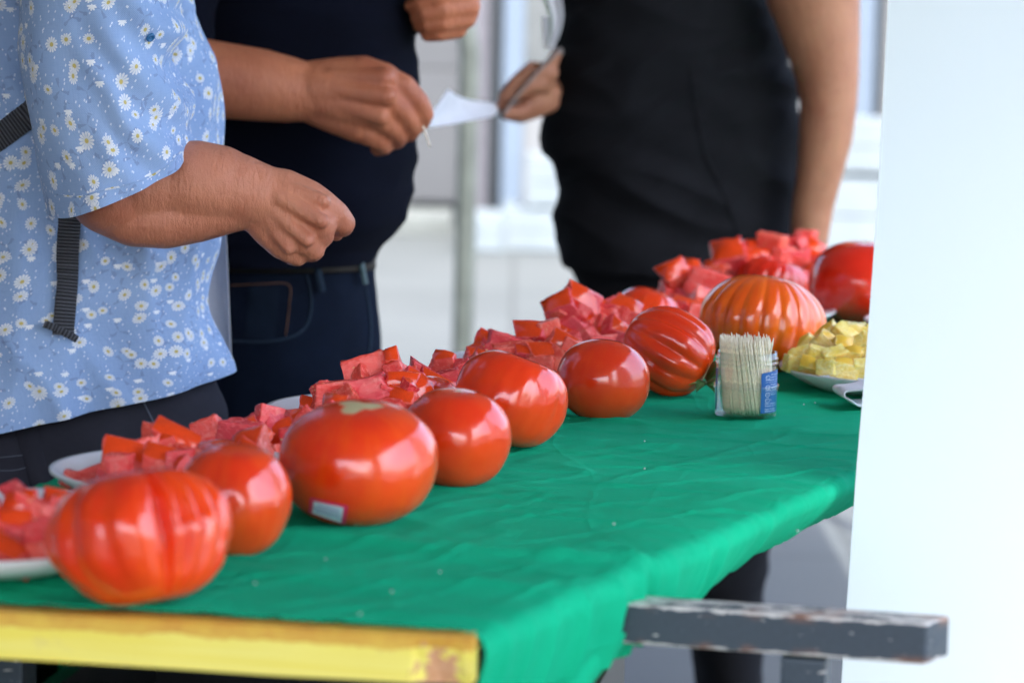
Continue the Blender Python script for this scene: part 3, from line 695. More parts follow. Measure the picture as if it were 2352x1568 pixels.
# ================================================================== TOMATOES
def tomato(label, xL, xR, yT, yB, mat, creases=(), tilt=(0, 0), n_az=240, n_pol=110, power=2.1, dimple=.05, bdimple=.05, scar=.0, scarshape=0, wob=.012, spin=0, seed=1, cut=None, fw=1.0, taper=0.0, group='whole tomatoes in the row along the table', lift=0, depth=1.0, Zoff=0, scarpole=1):
    cx = (xL + xR) / 2; gp = PZ(cx, yB, TAB_Z + lift); Z = gp.y + Zoff
    w = (xR - xL) * Z / F * fw; h = (yB - yT) * Z / F
    V = np.zeros((n_pol, n_az, 3)); UVs = np.zeros((n_pol, n_az + 1, 2)); sc = np.zeros(n_pol * n_az)
    for j in range(n_pol):
        th = math.pi * (j + .0) / (n_pol - 1); st, ct = max(0.0, math.sin(th)), math.cos(th)
        for i in range(n_az):
            ph = 2 * math.pi * i / n_az; r = 1.0
            for az, dep, wid in creases:
                d = (ph - math.radians(az) + math.pi) % (2 * math.pi) - math.pi
                d /= math.radians(wid)
                g = 1 / (1 + d * d * 1.2) if abs(d) < 6 else 0
                r -= dep * g * (st ** .6) * (1 - .25 * ct * ct)
            dirv = Vector((st * math.cos(ph), st * math.sin(ph), ct))
            r *= 1 + wob * noise.noise(dirv * 1.6 + Vector((seed * 3.7, 0, 0))) * 2 + wob * .3 * noise.noise(dirv * 5 + Vector((seed, 4, 0)))
            e = 2.0 / power; rad = abs(st) ** e; zz = math.copysign(abs(ct) ** e, ct)
            tp = 1 - taper * (.5 - .5 * zz)
            x = rad * math.cos(ph) * r * tp; y = rad * math.sin(ph) * r * tp * depth; z = zz
            z -= dimple * math.exp(-(th / .42) ** 2) * 1.2; z += bdimple * math.exp(-((math.pi - th) / .4) ** 2)
            V[j, i] = (x, y, z)
            pth = th if scarpole > 0 else math.pi - th
            if scar: 
                lim = scar * (1 + .35 * math.cos(scarshape * ph + seed) + .25 * noise.noise(Vector((math.cos(ph) * 3, math.sin(ph) * 3, seed))))
                sc[j * n_az + i] = 1 / (1 + math.exp(np.clip((pth - lim) / .012, -30, 30)))
        UVs[j, :, 0] = np.linspace(0, 1, n_az + 1); UVs[j, :, 1] = j / (n_pol - 1)
    V[..., 0] *= w / 2; V[..., 1] *= w / 2; V[..., 2] *= h / 2
    R = Matrix.Rotation(math.radians(tilt[0]), 3, 'Y') @ Matrix.Rotation(math.radians(tilt[1]), 3, 'X') @ Matrix.Rotation(math.radians(spin), 3, 'Z')
    Va = V.reshape(-1, 3) @ np.array(R).T
    ex = np.ptp(Va[:, 0]); ez = np.ptp(Va[:, 2]); Va[:, 0] *= w / ex; Va[:, 2] *= h / ez          # outline as measured
    Va[:, 0] -= (Va[:, 0].max() + Va[:, 0].min()) / 2; Va[:, 2] -= Va[:, 2].min()
    lim = h * .035; low = Va[:, 2] < lim; Va[low, 2] = lim * .55 + (Va[low, 2]) * .45; Va[:, 2] -= Va[:, 2].min()   # weight-flattened base
    V = Va.reshape(n_pol, n_az, 3)
    me = grid_mesh('tomato', V, UVs, closed_u=True)
    at = me.attributes.new('scar', 'FLOAT', 'POINT'); at.data.foreach_set('value', sc.astype(np.float32))
    o = mesh_obj('tomato', me, mat); X = (cx - 1176) / F * Z
    p = U(cx, yB, Z); o.location = (p.x, Z, (ztop(p.x, Z) if not lift else TAB_Z + lift) - .0006)
    tag(o, label, 'tomato', group); bpy.context.view_layer.update(); return o

# azimuths: 270 faces the camera, 0 is to the right, 180 left
t1 = tomato('big ribbed orange red tomato nearest the yellow board, narrow lobes bunched on its right', 103, 534, 1075, 1408, M['tom_front'],
    [(297, .32, 6.0), (313, .20, 4.4), (329, .22, 4.8), (347, .20, 5.0), (12, .1, 6), (40, .1, 8), (285, .035, 6), (258, .07, 8), (228, .08, 8), (205, .05, 8), (185, .05, 7), (160, .07, 9), (120, .08, 9), (80, .08, 9)],
    tilt=(-12, -14), power=2.0, taper=.12, wob=.04, dimple=.12, bdimple=.10, scar=.10, scarshape=2, scarpole=-1, seed=3)
t2 = tomato('smooth red tomato with a small tan scar, just behind the front ribbed one', 402, 671, 1022, 1280, M['tom_front'],
    [(245, .05, 10), (110, .06, 14), (60, .03, 10)], tilt=(4, 6), power=2.12, wob=.025, seed=5, dimple=.06)
t3 = tomato('large round red tomato with a beige star scar on top and a price sticker', 636, 1007, 925, 1206, M['tom_front'], [(200, .015, 20), (330, .02, 16)], tilt=(-1, 8), power=2.18, scar=.20, scarshape=3, seed=6, dimple=.03, wob=.015)
t4 = tomato('smooth red tomato right behind the stickered one, tiny scar on top', 915, 1175, 900, 1124, M['tom_red'], [(210, .02, 14), (320, .025, 12)], tilt=(3, 4), power=2.15, scar=.045, scarshape=3, seed=8, wob=.02)
t5 = tomato('shiny red tomato with shallow ribs and a dimpled shoulder, fourth back from the stickered end', 1041, 1304, 812, 1040, M['tom_red'],
    [(300, .022, 8), (282, .018, 6), (262, .022, 7), (244, .018, 6), (325, .03, 8), (20, .05, 12), (60, .06, 9), (100, .06, 9), (215, .02, 9)], tilt=(20, -8), power=2.2, scar=.05, seed=9, dimple=.13, wob=.02)
t5['label'] = 'shiny red tomato with faint ribs and a dimpled shoulder, between two smooth ones'
t6 = tomato('round smooth red tomato with a pinprick scar, left of the heart shaped ribbed one', 1272, 1492, 772, 968, M['tom_red'], [], tilt=(8, -14), power=2.12, scar=.045, scarshape=5, seed=11, dimple=.01, bdimple=0, wob=.012)
t7 = tomato('heart shaped deeply ribbed red tomato with green calyx, beside the toothpick jar', 1427, 1641, 698, 908, M['tom_red'],
    [(196, .15, 8), (232, .14, 8), (262, .12, 9), (300, .15, 8), (340, .13, 9), (20, .12, 7), (55, .12, 8), (95, .12, 8), (130, .12, 8), (165, .12, 7)],
    tilt=(118, 12), power=2.1, taper=.18, dimple=.05, bdimple=.02, spin=30, seed=12, wob=.02)
t8 = tomato('huge orange ribbed tomato standing behind the toothpick jar', 1600, 1895, 626, 852, M['tom_orange'],
    [(a, d * 1.2, 3.4) for a, d in ((205, .05), (226, .045), (243, .04), (262, .05), (280, .045), (297, .04), (316, .05), (338, .06), (2, .06), (30, .06), (60, .06), (95, .06), (130, .06), (165, .06))],
    tilt=(7, -4), power=1.95, dimple=.05, scar=.11, scarshape=5, seed=13, wob=.02, Zoff=.0)
t9 = tomato('large plain deep red tomato at the far end, partly behind the white panel', 1853, 2108, 550, 744, M['tom_deep'], [(190, .02, 14)], tilt=(1, 3), power=2.15, scar=.09, scarshape=4, seed=14, dimple=.04)
t10 = tomato('dark red ribbed tomato half hidden behind the huge orange one', 1686, 1856, 584, 712, M['tom_deep'],
    [(a, .07, 4) for a in (200, 225, 250, 272, 292, 312, 332, 352, 12, 40, 75, 110, 150)], tilt=(14, 0), power=2.3, seed=15, dimple=.1)

def leaf(parent, root, tip, w, up):
    root = Vector(root); tip = Vector(tip); bm = bmesh.new(); L = []; n = 8; d = tip - root; s = d.cross(up).normalized()
    for i in range(n + 1):
        u = i / n; ww = w * math.sin(math.pi * min(1, u * .9 + .1)) ; c = root + d * u + up * .006 * math.sin(u * math.pi)
        L.append([bm.verts.new(c - s * ww), bm.verts.new(c - up * .0015), bm.verts.new(c + s * ww)])
    for i in range(n):
        for k in range(2): bm.faces.new((L[i][k], L[i][k + 1], L[i + 1][k + 1], L[i + 1][k]))
    o = mesh_obj('calyx_leaf', bm_mesh('calyx_leaf', bm), M['leafgreen'], parent); o.matrix_parent_inverse = Matrix.Translation(-Vector(parent.location)); md = o.modifiers.new('t', 'SOLIDIFY'); md.thickness = .0006
cz = t7.location.y
for a, b_, w in (((1620, 868), (1652, 835), .006), ((1622, 872), (1656, 858), .007), ((1620, 876), (1656, 893), .008), ((1618, 878), (1568, 886), .0035), ((1622, 876), (1642, 900), .007), ((1615, 872), (1600, 898), .005)):
    leaf(t7, U(*a, cz - .016), U(*b_, cz - .028), w, Vector((.2, -.6, .7)).normalized())

def sticker(tom, quad, parent_label=None):
    bv = bvh_of(tom); 
    def patch(name, shrink, lift, mat, par, wob=0):
        n = 12; V = np.zeros((n, n, 3)); Q = np.array(quad, float); c = Q.mean(0)
        for j in range(n):
            for i in range(n):
                u, v = i / (n - 1), j / (n - 1); p = (Q[0] * (1 - u) + Q[1] * u) * (1 - v) + (Q[3] * (1 - u) + Q[2] * u) * v; p = c + (p - c) * shrink
                h, nn = on_surface(bv, *p)
                if h is None: h = U(p[0], p[1], tom.location.y - .03); nn = Vector((0, -1, 0))
                if nn.y > 0: nn = -nn
                V[j, i] = h + nn * lift
        o = mesh_obj(name, grid_mesh(name, V), mat, par); o.matrix_parent_inverse = Matrix.Translation(-Vector(tom.location)) if par == tom else Matrix(); return o
    s = patch('price_sticker', 1.0, .0006, M['stkred'], tom); s2 = patch('paper', .78, .0014, M['stkpaper'], s)
    ink = []
    Q = np.array(quad, float)
    for v, u0, u1 in ((.32, .25, .8), (.5, .12, .85), (.66, .2, .9)):
        a_ = (Q[0] * (1 - u0) + Q[1] * u0) * (1 - v) + (Q[3] * (1 - u0) + Q[2] * u0) * v; b2 = (Q[0] * (1 - u1) + Q[1] * u1) * (1 - v) + (Q[3] * (1 - u1) + Q[2] * u1) * v
        strip('printed_line', bv, [tuple(a_), tuple(b2)], .0009, M['inkblue'], s, .0015, .0002)
sticker(t3, [(714, 1141), (800, 1160), (793, 1204), (710, 1176)])

# ================================================================== PLATES AND CUT PIECES
def plate_mesh(r): 
    return lathe('plate', [(0.001, .004), (r * .62, .004), (r * .72, .008), (r * .96, .020), (r, .0205), (r * 1.0, .0185), (r * .76, .004), (r * .66, .0), (r * .6, .0), (r * .58, .002), (.001, .002)], 96)
pm = plate_mesh(.095)
def plate(x, y, label, r=None):
    me = pm if r is None else plate_mesh(r)
    o = mesh_obj('plate', me, M['plate']); o.location = (x, y, ztop(x, y) + .0012); return tag(o, label, 'plate', 'white plates of cut tomato')

def chunk_mesh(seed, kind, mats, jit=1.0):
    r = random.Random(seed); bm = bmesh.new(); bmesh.ops.create_cube(bm, size=2)
    bmesh.ops.subdivide_edges(bm, edges=bm.edges[:], cuts=3, use_grid_fill=True)
    off = {(i, j, k): Vector((r.uniform(-.34, .34) * jit, r.uniform(-.34, .34) * jit, r.uniform(-.30, .30) * jit)) for i in (0, 1) for j in (0, 1) for k in (0, 1)}
    sx, sy = r.uniform(.85, 1.3), r.uniform(.6, 1.0)
    for f in bm.faces: f.material_index = 1 if (f.normal.z > .9 and kind != 'f') or (kind == 'w' and f.normal.x > .9) else 0
    for v in bm.verts:
        x, y, z = v.co; u = [(x + 1) / 2, (y + 1) / 2, (z + 1) / 2]
        if kind == 'f': v.co.z += .10 * nz(x * 2 + seed, y * 2, 0)
        elif z > .9: v.co.z += .42 * (1 - x * x * .95) * (1 - y * y * .95) - .12
        d = Vector((0, 0, 0))
        for (i, j, k), o in off.items():
            wgt = (u[0] if i else 1 - u[0]) * (u[1] if j else 1 - u[1]) * (u[2] if k else 1 - u[2]); d += o * wgt
        v.co += d; v.co += Vector((nz(x * 1.7 + seed, y * 1.7, z * 1.7), nz(x * 1.7, y * 1.7 + seed, z * 1.7 + 3), nz(x * 1.7 + 7, y * 1.7, z * 1.7 + seed))) * .11
        if kind == 'w': v.co.x *= 1 - .45 * (1 - u[2]); 
        v.co.x *= sx; v.co.y *= sy
        v.co *= .5
    sharp = [e for e in bm.edges if len(e.link_faces) == 2 and e.calc_face_angle(0) > .7]
    bmesh.ops.bevel(bm, geom=sharp, offset=.055, segments=3, affect='EDGES', profile=.5)
    for v in bm.verts: q = v.co * 7; v.co += Vector((nz(q.x + seed, q.y, q.z), nz(q.x, q.y + seed, q.z), nz(q.x, q.y, q.z + seed))) * .022
    me = bm_mesh('tomato_chunk', bm); [me.materials.append(m) for m in mats]
    me.polygons.foreach_set('use_smooth', [True] * len(me.polygons)); me.set_sharp_from_angle(angle=math.radians(60)); return me
CH = {k: [chunk_mesh(s * 7 + i * 100, k, (M['flesh'], M['chunk_skin'])) for s in range(7)] for i, k in enumerate('fsw')}
CY = [chunk_mesh(900 + s, 'f' if s % 3 else 's', (M['yflesh'], M['yskin']), .5) for s in range(7)]
seed_me = bpy.data.meshes.new('seed'); bm = bmesh.new(); bmesh.ops.create_icosphere(bm, subdivisions=1, radius=1, matrix=Matrix.Diagonal((.0020, .0014, .0009, 1))); bm.to_mesh(seed_me); bm.free(); seed_me.materials.append(M['seed'])
def chunk(p, size, kind, label, group, rot=None, name='tomato_chunk', cat='tomato chunk'):
    me = random.choice(CY if kind == 'y' else CH[kind]); o = bpy.data.objects.new(name, me); COL.objects.link(o)
    o.location = p; sx = size if hasattr(size, '__len__') else (size, size, size); o.scale = sx
    if rot is None:
        e = random.uniform(0, 6.28)
        if kind in 'sw': rot = (random.uniform(.2, 1.1), random.uniform(-.5, .5), random.uniform(-.7, .7))      # skin side tends to face up and out
        else: rot = (random.uniform(-.5, .6), random.uniform(-.5, .5), e)
    o.rotation_euler = rot; return tag(o, label, cat, group)
def heap(pc, items, what, yellow=False, fill=6, special=()):
    """items: (px, py, w px, h px, kind[, roll]) pieces seen on the pile standing at pc; more pieces lie beneath them"""
    g = ('yellow' if yellow else 'red') + ' pieces heaped on the plate ' + what; lab = ('pale yellow chunk' if yellow else 'cut red tomato chunk') + ' in the heap ' + what
    nm = 'yellow_chunk' if yellow else 'tomato_chunk'; ct = 'fruit chunk' if yellow else 'tomato chunk'
    zb = pc[2] + .010
    order = sorted(range(len(items)), key=lambda q: items[q][0]); cntk = {}; auto = {}
    words = ['first', 'second', 'third', 'fourth', 'fifth', 'sixth', 'seventh', 'eighth', 'ninth', 'tenth', 'eleventh', 'twelfth', 'thirteenth']
    for q in order:
        kd = 'f' if items[q][4] == 'f' else 's'; cntk[kd] = cntk.get(kd, 0) + 1
        kw = {'f': 'pale yellow cube', 's': 'deep yellow cube'}[kd] if yellow else {'f': 'pink chunk', 's': 'red-skinned chunk'}[kd]
        auto[q] = f'{words[min(12, cntk[kd] - 1)]} {kw} from the left, {what}'
    lab = ('yellow cube' if yellow else 'small red tomato piece') + ' buried low in the heap ' + what
    for k, it in enumerate(items):
        px, py, w, h, kd = it[:5]; Y = pc[1] + (it[6] if len(it) > 6 else random.uniform(-.02, .02)); p = U(px, py, Y)
        h0 = h; h = max(h, .68 * w); sw, sh = .94 * w * Y / F, .94 * h * Y / F; p = U(px, py + (h - h0) * .3, Y)
        if yellow: sw = min(sw, .021); sh = max(min(sh, .021), sw * .85)
        s = (sw * 1.0, (sw + sh) / 2, sh * 1.02)
        roll = it[5] if len(it) > 5 and it[5] is not None else random.uniform(-.35, .35)
        if kd in 'sw': rot = (random.uniform(.45, .95), roll, random.uniform(-.35, .35))
        else: rot = (random.uniform(-.15, .35), roll, random.uniform(-.5, .5))
        chunk(p, s, 'y' if yellow else kd, it[7] if len(it) > 7 else auto[k], g, rot, nm, ct)
        z = p.z - sh * .8
        while z > zb + .006:
            chunk((p.x + random.uniform(-.008, .008), Y + random.uniform(0, .02), z), random.uniform(.022, .03), 'y' if yellow else random.choice('ffs'), lab, g, None, nm, ct); z -= .020
    if not yellow:
        for k, it in enumerate(items):
            Y = pc[1] + (it[6] if len(it) > 6 else 0) - .010; q = U(it[0] + random.uniform(-.45, .45) * it[2], it[1] + random.uniform(.1, .55) * it[3], Y)
            if q.z > zb + .008: chunk(q, random.uniform(.013, .019), random.choice('ffsw'), 'small tomato bit squeezed between larger pieces in the heap ' + what, 'small tomato bits in the heap ' + what, (random.uniform(-.6, .9), random.uniform(-.8, .8), random.uniform(0, 6)), nm, ct)
    for _ in range(fill):
        a = random.uniform(0, 6.28); r = .055 * math.sqrt(random.random())
        chunk((pc[0] + r * math.cos(a), pc[1] + r * math.sin(a), zb + random.uniform(0, .012)), random.uniform(.02, .028), 'y' if yellow else random.choice('ffs'), lab, g, None, nm, ct)
def whole_half(px, py, w, h, Y, mat, label, kd='half_tomato', rot=(0, 0, 0), creases=()):
    """a tomato half lying cut side down"""
    p = U(px, py, Y); a = w * Y / F / 2; b2 = h * Y / F; n1, n2 = 30, 96; V = np.zeros((n1 + 1, n2, 3)); UVs = np.zeros((n1 + 1, n2 + 1, 2))
    for j in range(n1 + 1):
        th = (math.pi / 2) * j / n1 * 1.08; 
        for i in range(n2):
            ph = 2 * math.pi * i / n2; r = 1
            for az in creases: d = ((ph - math.radians(az) + math.pi) % (2 * math.pi) - math.pi) / math.radians(7); r -= .06 / (1 + d * d)
            V[j, i] = (a * math.sin(th) * math.cos(ph) * r, a * math.sin(th) * math.sin(ph) * r, b2 * math.cos(th) - .08 * b2 * math.exp(-(th / .3) ** 2))
        UVs[j, :, 0] = np.linspace(0, 1, n2 + 1); UVs[j, :, 1] = j / n1 * .5
    o = mesh_obj(kd, grid_mesh(kd, V, UVs, closed_u=True), mat); md = o.modifiers.new('t', 'SOLIDIFY'); md.thickness = .004
    at = o.data.attributes.new('scar', 'FLOAT', 'POINT')
    o.location = p; o.rotation_euler = rot; return tag(o, label, 'tomato')

pa = PZ(-60, 1228, TAB_Z + .02); plate(pa.x, pa.y, 'large white plate at the left edge nearest the yellow board', .130)
prow = []
for px, py in ((422, 1105), (705, 1030), (875, 963), (1102, 895), (1227, 843), (1459, 792), (1607, 750), (1725, 713), (1838, 675), (1931, 645)):
    p = PZ(px, py, TAB_Z + .018); prow.append(p)
plab = ['white plate directly behind the front ribbed tomato', 'white plate left of the stickered tomato', 'white plate behind the stickered tomato', 'white plate behind the small-scarred tomato',
        'white plate with bare left rim in front of the metal pole', 'white plate behind the round smooth tomato', 'white plate behind the heart shaped tomato', 'white plate left of the huge orange tomato',
        'white plate behind the huge orange tomato', 'farthest white plate, next to the deep red tomato']
for p, l in zip(prow, plab): plate(p.x, p.y, l)
heap(pa, [(72, 1178, 105, 85, 'f', .2, -.02), (25, 1205, 70, 60, 's', .1, -.03), (105, 1222, 70, 66, 'f', -.2, -.06), (22, 1276, 90, 66, 's', .3, -.07), (88, 1272, 64, 56, 'f', -.4, -.07), (52, 1242, 80, 60, 'f', .1, -.05), (128, 1150, 60, 50, 's', .2, 0), (-40, 1180, 90, 80, 'f', .2, 0), (-50, 1260, 100, 80, 's', .1, -.05)], 'at the left edge', fill=10)
heap(prow[0], [(168, 1098, 60, 42, 'f', .3, -.01), (205, 1092, 55, 40, 'f', -.2, 0), (285, 1052, 72, 66, 's', .2, -.03), (272, 1068, 60, 50, 'f', .1, -.05), (332, 1034, 62, 62, 'f', -.3, -.01), (402, 1012, 84, 80, 'w', .5, 0), (372, 1056, 60, 50, 's', .2, -.04), (412, 1052, 60, 46, 'f', 0, -.04), (240, 1088, 40, 36, 'f', 0, -.03)], 'behind the front ribbed tomato')
heap(prow[1], [(483, 990, 76, 62, 'f', -.25, -.02), (552, 990, 84, 60, 'f', .2, -.02), (606, 962, 50, 42, 'f', .5, .02), (580, 985, 40, 60, 's', -.6, -.01), (650, 966, 90, 40, 'f', -.15, .02), (640, 1002, 84, 58, 's', -.5, -.01), (600, 1012, 46, 60, 's', .7, -.04), (672, 1010, 60, 50, 'f', .2, -.03), (620, 1038, 60, 36, 'f', 0, -.05), (570, 1030, 60, 36, 's', 0, -.05), (692, 960, 60, 40, 's', 0, .0)], 'left of the stickered tomato', fill=8)
g3 = 'behind the stickered tomato'
heap(prow[2], [(762, 902, 96, 58, 'f', .02, -.03, 'large squared pink chunk leftmost in the heap behind the stickered tomato'), (850, 846, 118, 50, 'f', -.18, -.01, 'flat wet slab of tomato on top of the heap behind the stickered tomato'),
               (843, 902, 105, 76, 'f', -.45, -.05), (905, 832, 30, 62, 's', -.35, -.015, 'thin upright tomato strip topping the heap behind the stickered tomato'), (920, 880, 74, 44, 's', .05, -.045, 'orange skinned square piece, right side of the heap behind the stickered tomato'),
               (895, 912, 60, 60, 'f', .3, -.05), (952, 896, 110, 60, 's', .45, -.03), (885, 862, 60, 50, 's', .3, -.0), (930, 918, 90, 40, 's', .1, -.055), (720, 934, 46, 26, 's', .2, -.03), (800, 915, 60, 50, 'f', 0, -.04)], g3, fill=10)
heap(prow[3], [(978, 866, 76, 40, 'f', .55, -.04), (1020, 872, 70, 42, 'f', -.2, -.03), (990, 884, 80, 40, 's', .5, -.05), (1040, 872, 60, 50, 'f', .2, -.02), (1060, 846, 50, 40, 'f', -.3, 0)], 'behind the small-scarred tomato', fill=4)
heap(prow[4], [(1100, 806, 50, 36, 's', -.5, 0), (1158, 792, 74, 60, 'f', .25, -.01), (1182, 806, 70, 42, 'f', -.1, -.03), (1224, 768, 68, 56, 's', -.15, 0, 'orange skinned block with bright cut face, midway up the slope of chunks'), (1248, 812, 66, 44, 's', -.1, -.04), (1290, 790, 66, 50, 's', .5, -.03), (1262, 762, 40, 60, 'f', -.3, 0),
               (1205, 812, 40, 34, 's', 0, -.04), (1250, 838, 70, 34, 'f', 0, -.05), (1090, 818, 46, 30, 's', .2, -.02)], 'in front of the metal pole', fill=8)
heap(prow[5], [(1325, 692, 78, 60, 's', .5, -.02, 'topmost red chunk against the black dress, peak of the pile'), (1286, 712, 66, 62, 's', -.5, -.03), (1345, 706, 50, 66, 'f', .3, -.02), (1310, 748, 80, 64, 'f', .5, -.03), (1352, 742, 60, 50, 'f', -.2, -.02), (1388, 750, 56, 50, 'f', .2, -.03), (1398, 704, 54, 40, 'f', -.2, .0), (1392, 718, 44, 44, 'f', .2, -.01),
               (1335, 778, 66, 46, 'f', -.4, -.05), (1412, 760, 60, 60, 's', .5, -.04), (1432, 708, 66, 60, 's', .45, 0), (1368, 728, 50, 40, 'f', .3, 0), (1300, 776, 60, 46, 's', .3, -.04), (1378, 790, 60, 40, 'f', 0, -.05)], 'behind the round smooth tomato', fill=10)
heap(prow[6], [(1452, 716, 56, 56, 's', .2, -.02), (1475, 700, 60, 50, 's', .1, -.0), (1425, 738, 50, 46, 'f', .1, -.03), (1570, 704, 70, 36, 's', .3, 0), (1600, 716, 44, 36, 'f', .3, -.02)], 'behind the heart shaped tomato', fill=6)
heap(prow[7], [(1550, 640, 56, 92, 'w', -.45, -.03, 'pointed red wedge standing up left of the huge orange tomato'), (1588, 622, 56, 46, 's', .1, 0), (1625, 650, 86, 70, 'f', .4, -.04, 'pink cut face with seeds left of the huge orange tomato'), (1590, 660, 70, 66, 's', .0, -.01), (1560, 684, 80, 40, 's', .1, -.02), (1600, 690, 70, 44, 'f', .1, -.04)], 'left of the huge orange tomato', fill=6)
heap(prow[8], [(1682, 590, 108, 64, 's', -.3, 0, 'broad smooth red wedge above the ribbed tomato, edge catching light'), (1650, 616, 60, 50, 's', -.4, -.01), (1738, 572, 62, 34, 's', 0, .01), (1735, 592, 60, 30, 's', 0, -.01), (1775, 560, 48, 52, 'f', .1, 0, 'pink upright chunk with a yellow rim near the bare arm')], 'behind the huge orange tomato', fill=6)
heap(prow[9], [(1806, 562, 30, 40, 'f', .3, 0), (1826, 556, 36, 36, 'f', -.2, 0), (1850, 548, 46, 38, 'f', .1, .01), (1812, 590, 44, 44, 'f', .2, -.02), (1838, 596, 50, 50, 'f', -.3, -.02), (1868, 578, 66, 44, 's', .45, 0), (1850, 620, 50, 50, 'f', .2, -.03), (1880, 606, 50, 40, 's', .3, -.02), (1860, 640, 44, 40, 'f', 0, -.04)], 'beside the deep red tomato', fill=6)
whole_half(510, 1082, 178, 60, prow[0].y + .02, M['tom_front'], 'cut tomato half just behind the smooth tomato with the tan scar', rot=(.1, .05, 0))
whole_half(1490, 722, 150, 52, prow[6].y - .02, M['tom_red'], 'ribbed tomato half behind the heart shaped one, rim shining', rot=(.1, .35, .2), creases=(220, 250, 280, 310, 340, 10, 60, 120, 170))
whole_half(990, 935, 130, 62, prow[2].y + .03, M['tom_red'], 'leftover tomato half behind the small-scarred tomato', rot=(.1, .3, 0))

# loose seeds clinging to the cut faces
bm = bmesh.new()
for p, sp in ((prow[0], .05), (prow[1], .05), (prow[2], .05), (prow[4], .05), (prow[5], .05)):
    for _ in range(14):
        q = Vector((p.x + random.uniform(-sp, sp), p.y + random.uniform(-.06, .03), p.z + .012)); bmesh.ops.create_icosphere(bm, subdivisions=1, radius=.0013, matrix=Matrix.Translation(q))
tag(mesh_obj('tomato_seeds', bm_mesh('tomato_seeds', bm), M['seed']), 'pale tomato seeds scattered among the cut pieces on the plates', 'seeds', kind='stuff')

# right-hand plate of yellow cubes, a second plate and a folded napkin
py_ = PZ(2050, 846, TAB_Z + .02); plate(py_.x, py_.y, 'white plate of yellow cubes right of the toothpick jar', .108)
heap(py_, [(1826, 837, 46, 40, 'f', .2, -.03), (1862, 841, 44, 38, 's', .2, -.05), (1900, 843, 48, 36, 'f', -.1, -.06), (1941, 845, 50, 36, 'f', .2, -.06), (1981, 845, 46, 36, 's', 0, -.06), (2021, 843, 50, 36, 'f', 0, -.06),
           (1842, 815, 44, 40, 'f', -.5, -.02), (1878, 817, 50, 42, 'f', .3, -.04), (1918, 819, 48, 42, 's', -.3, -.045), (1960, 819, 52, 44, 'f', .1, -.045), (2000, 817, 48, 42, 'f', .4, -.04),
           (1858, 793, 46, 44, 'f', -.8, 0), (1896, 793, 52, 50, 'f', .7, -.02, 'pale yellow cube standing on its edge, upper left of the yellow heap'), (1934, 795, 48, 44, 's', .3, -.03), (1972, 795, 50, 44, 's', -.6, -.02), (2008, 793, 50, 46, 'f', .4, -.02),
           (1900, 769, 48, 40, 'f', -.7, .01), (1938, 771, 44, 46, 's', .6, 0), (1966, 763, 52, 38, 'f', .05, .01, 'pale yellow cube on the very top of the yellow heap'), (2006, 767, 50, 40, 'f', .3, .01)], 'right of the jar', yellow=True, fill=8)
p2 = PZ(2185, 740, TAB_Z + .02); plate(p2.x, p2.y, 'empty white plate edge showing beside the white panel')
def napkin():
    n1, n2 = 40, 14; V = np.zeros((n1, n2, 3)); a0 = PZ(1985, 938)
    for j in range(n1):
        a = -2.6 + 5.2 * j / (n1 - 1); r = .025 * (1 + .1 * math.sin(3 * a)); 
        for i in range(n2):
            v = i / (n2 - 1); x = -r * math.cos(a) * 1.15; z = .0095 + .0085 * math.sin(a) * (1 + .1 * math.sin(a * 5)); V[j, i] = (x + .004 * v, (v - .5) * .04 + .004 * math.sin(a * 4), max(.0006, z + .0015 * nz(a * 2, v * 3, 1)))
    o = mesh_obj('napkin', grid_mesh('napkin', V), M['paper']); o.location = (a0.x + .004, a0.y, TAB_Z + .004); o.rotation_euler = (0, 0, .25); md = o.modifiers.new('t', 'SOLIDIFY'); md.thickness = .0016; return o
tag(napkin(), 'folded white paper napkin lying before the plate of yellow cubes', 'napkin')
# crumbs on the cloth
bm = bmesh.new()
for px, py in ((748, 1300), (586, 1360), (826, 1432), (1480, 1090), (1410, 1220), (1846, 935), (1872, 930), (1480, 1030), (900, 1380), (1010, 1330), (1832, 1220)):
    q = PZ(px, py); bmesh.ops.create_icosphere(bm, subdivisions=1, radius=.0007, matrix=Matrix.Translation((q.x, q.y, ztop(q.x, q.y) + .0006)))
tag(mesh_obj('crumbs', bm_mesh('crumbs', bm), M['paper']), 'tiny pale crumbs scattered on the green cloth', 'crumbs', kind='stuff')

# ================================================================== TOOTHPICK JAR
jp = PZ(1712, 957); jz = ztop(jp.x, jp.y) + .0002; sJ = jp.y / F
jar = empty('toothpick_jar', (jp.x, jp.y, jz), label='clear plastic jar packed with toothpicks standing on the green cloth', cat='jar')
rb = 73 * sJ; r1 = 70 * sJ
def shell(name, prof, mat=M['clear'], n=96): return mesh_obj(name, lathe(name, prof, n), mat, jar)
H = lambda px: px * sJ
shell('base_cap', [(.001, 0), (rb * .96, 0), (rb * .985, H(4)), (rb, H(60)), (rb * 1.03, H(62)), (rb * 1.035, H(72)), (rb * 1.02, H(73)), (rb * .985, H(72)), (rb * .97, H(60)), (rb * .955, H(5)), (.001, .0012)])
shell('body', [(r1 * .96, .0022), (r1, H(8)), (r1, H(112)), (r1 * 1.0, H(118)), (r1 * 1.025, H(120)), (r1 * 1.045, H(123)), (r1 * 1.02, H(126)), (r1 * 1.0, H(129)), (r1 * 1.03, H(131)), (r1 * 1.045, H(133.5)), (r1 * 1.02, H(136)), (r1 * .99, H(139)), (r1 * .985, H(148)), (r1 * .96, H(148)), (r1 * .965, H(112)), (r1 * .965, H(8))])
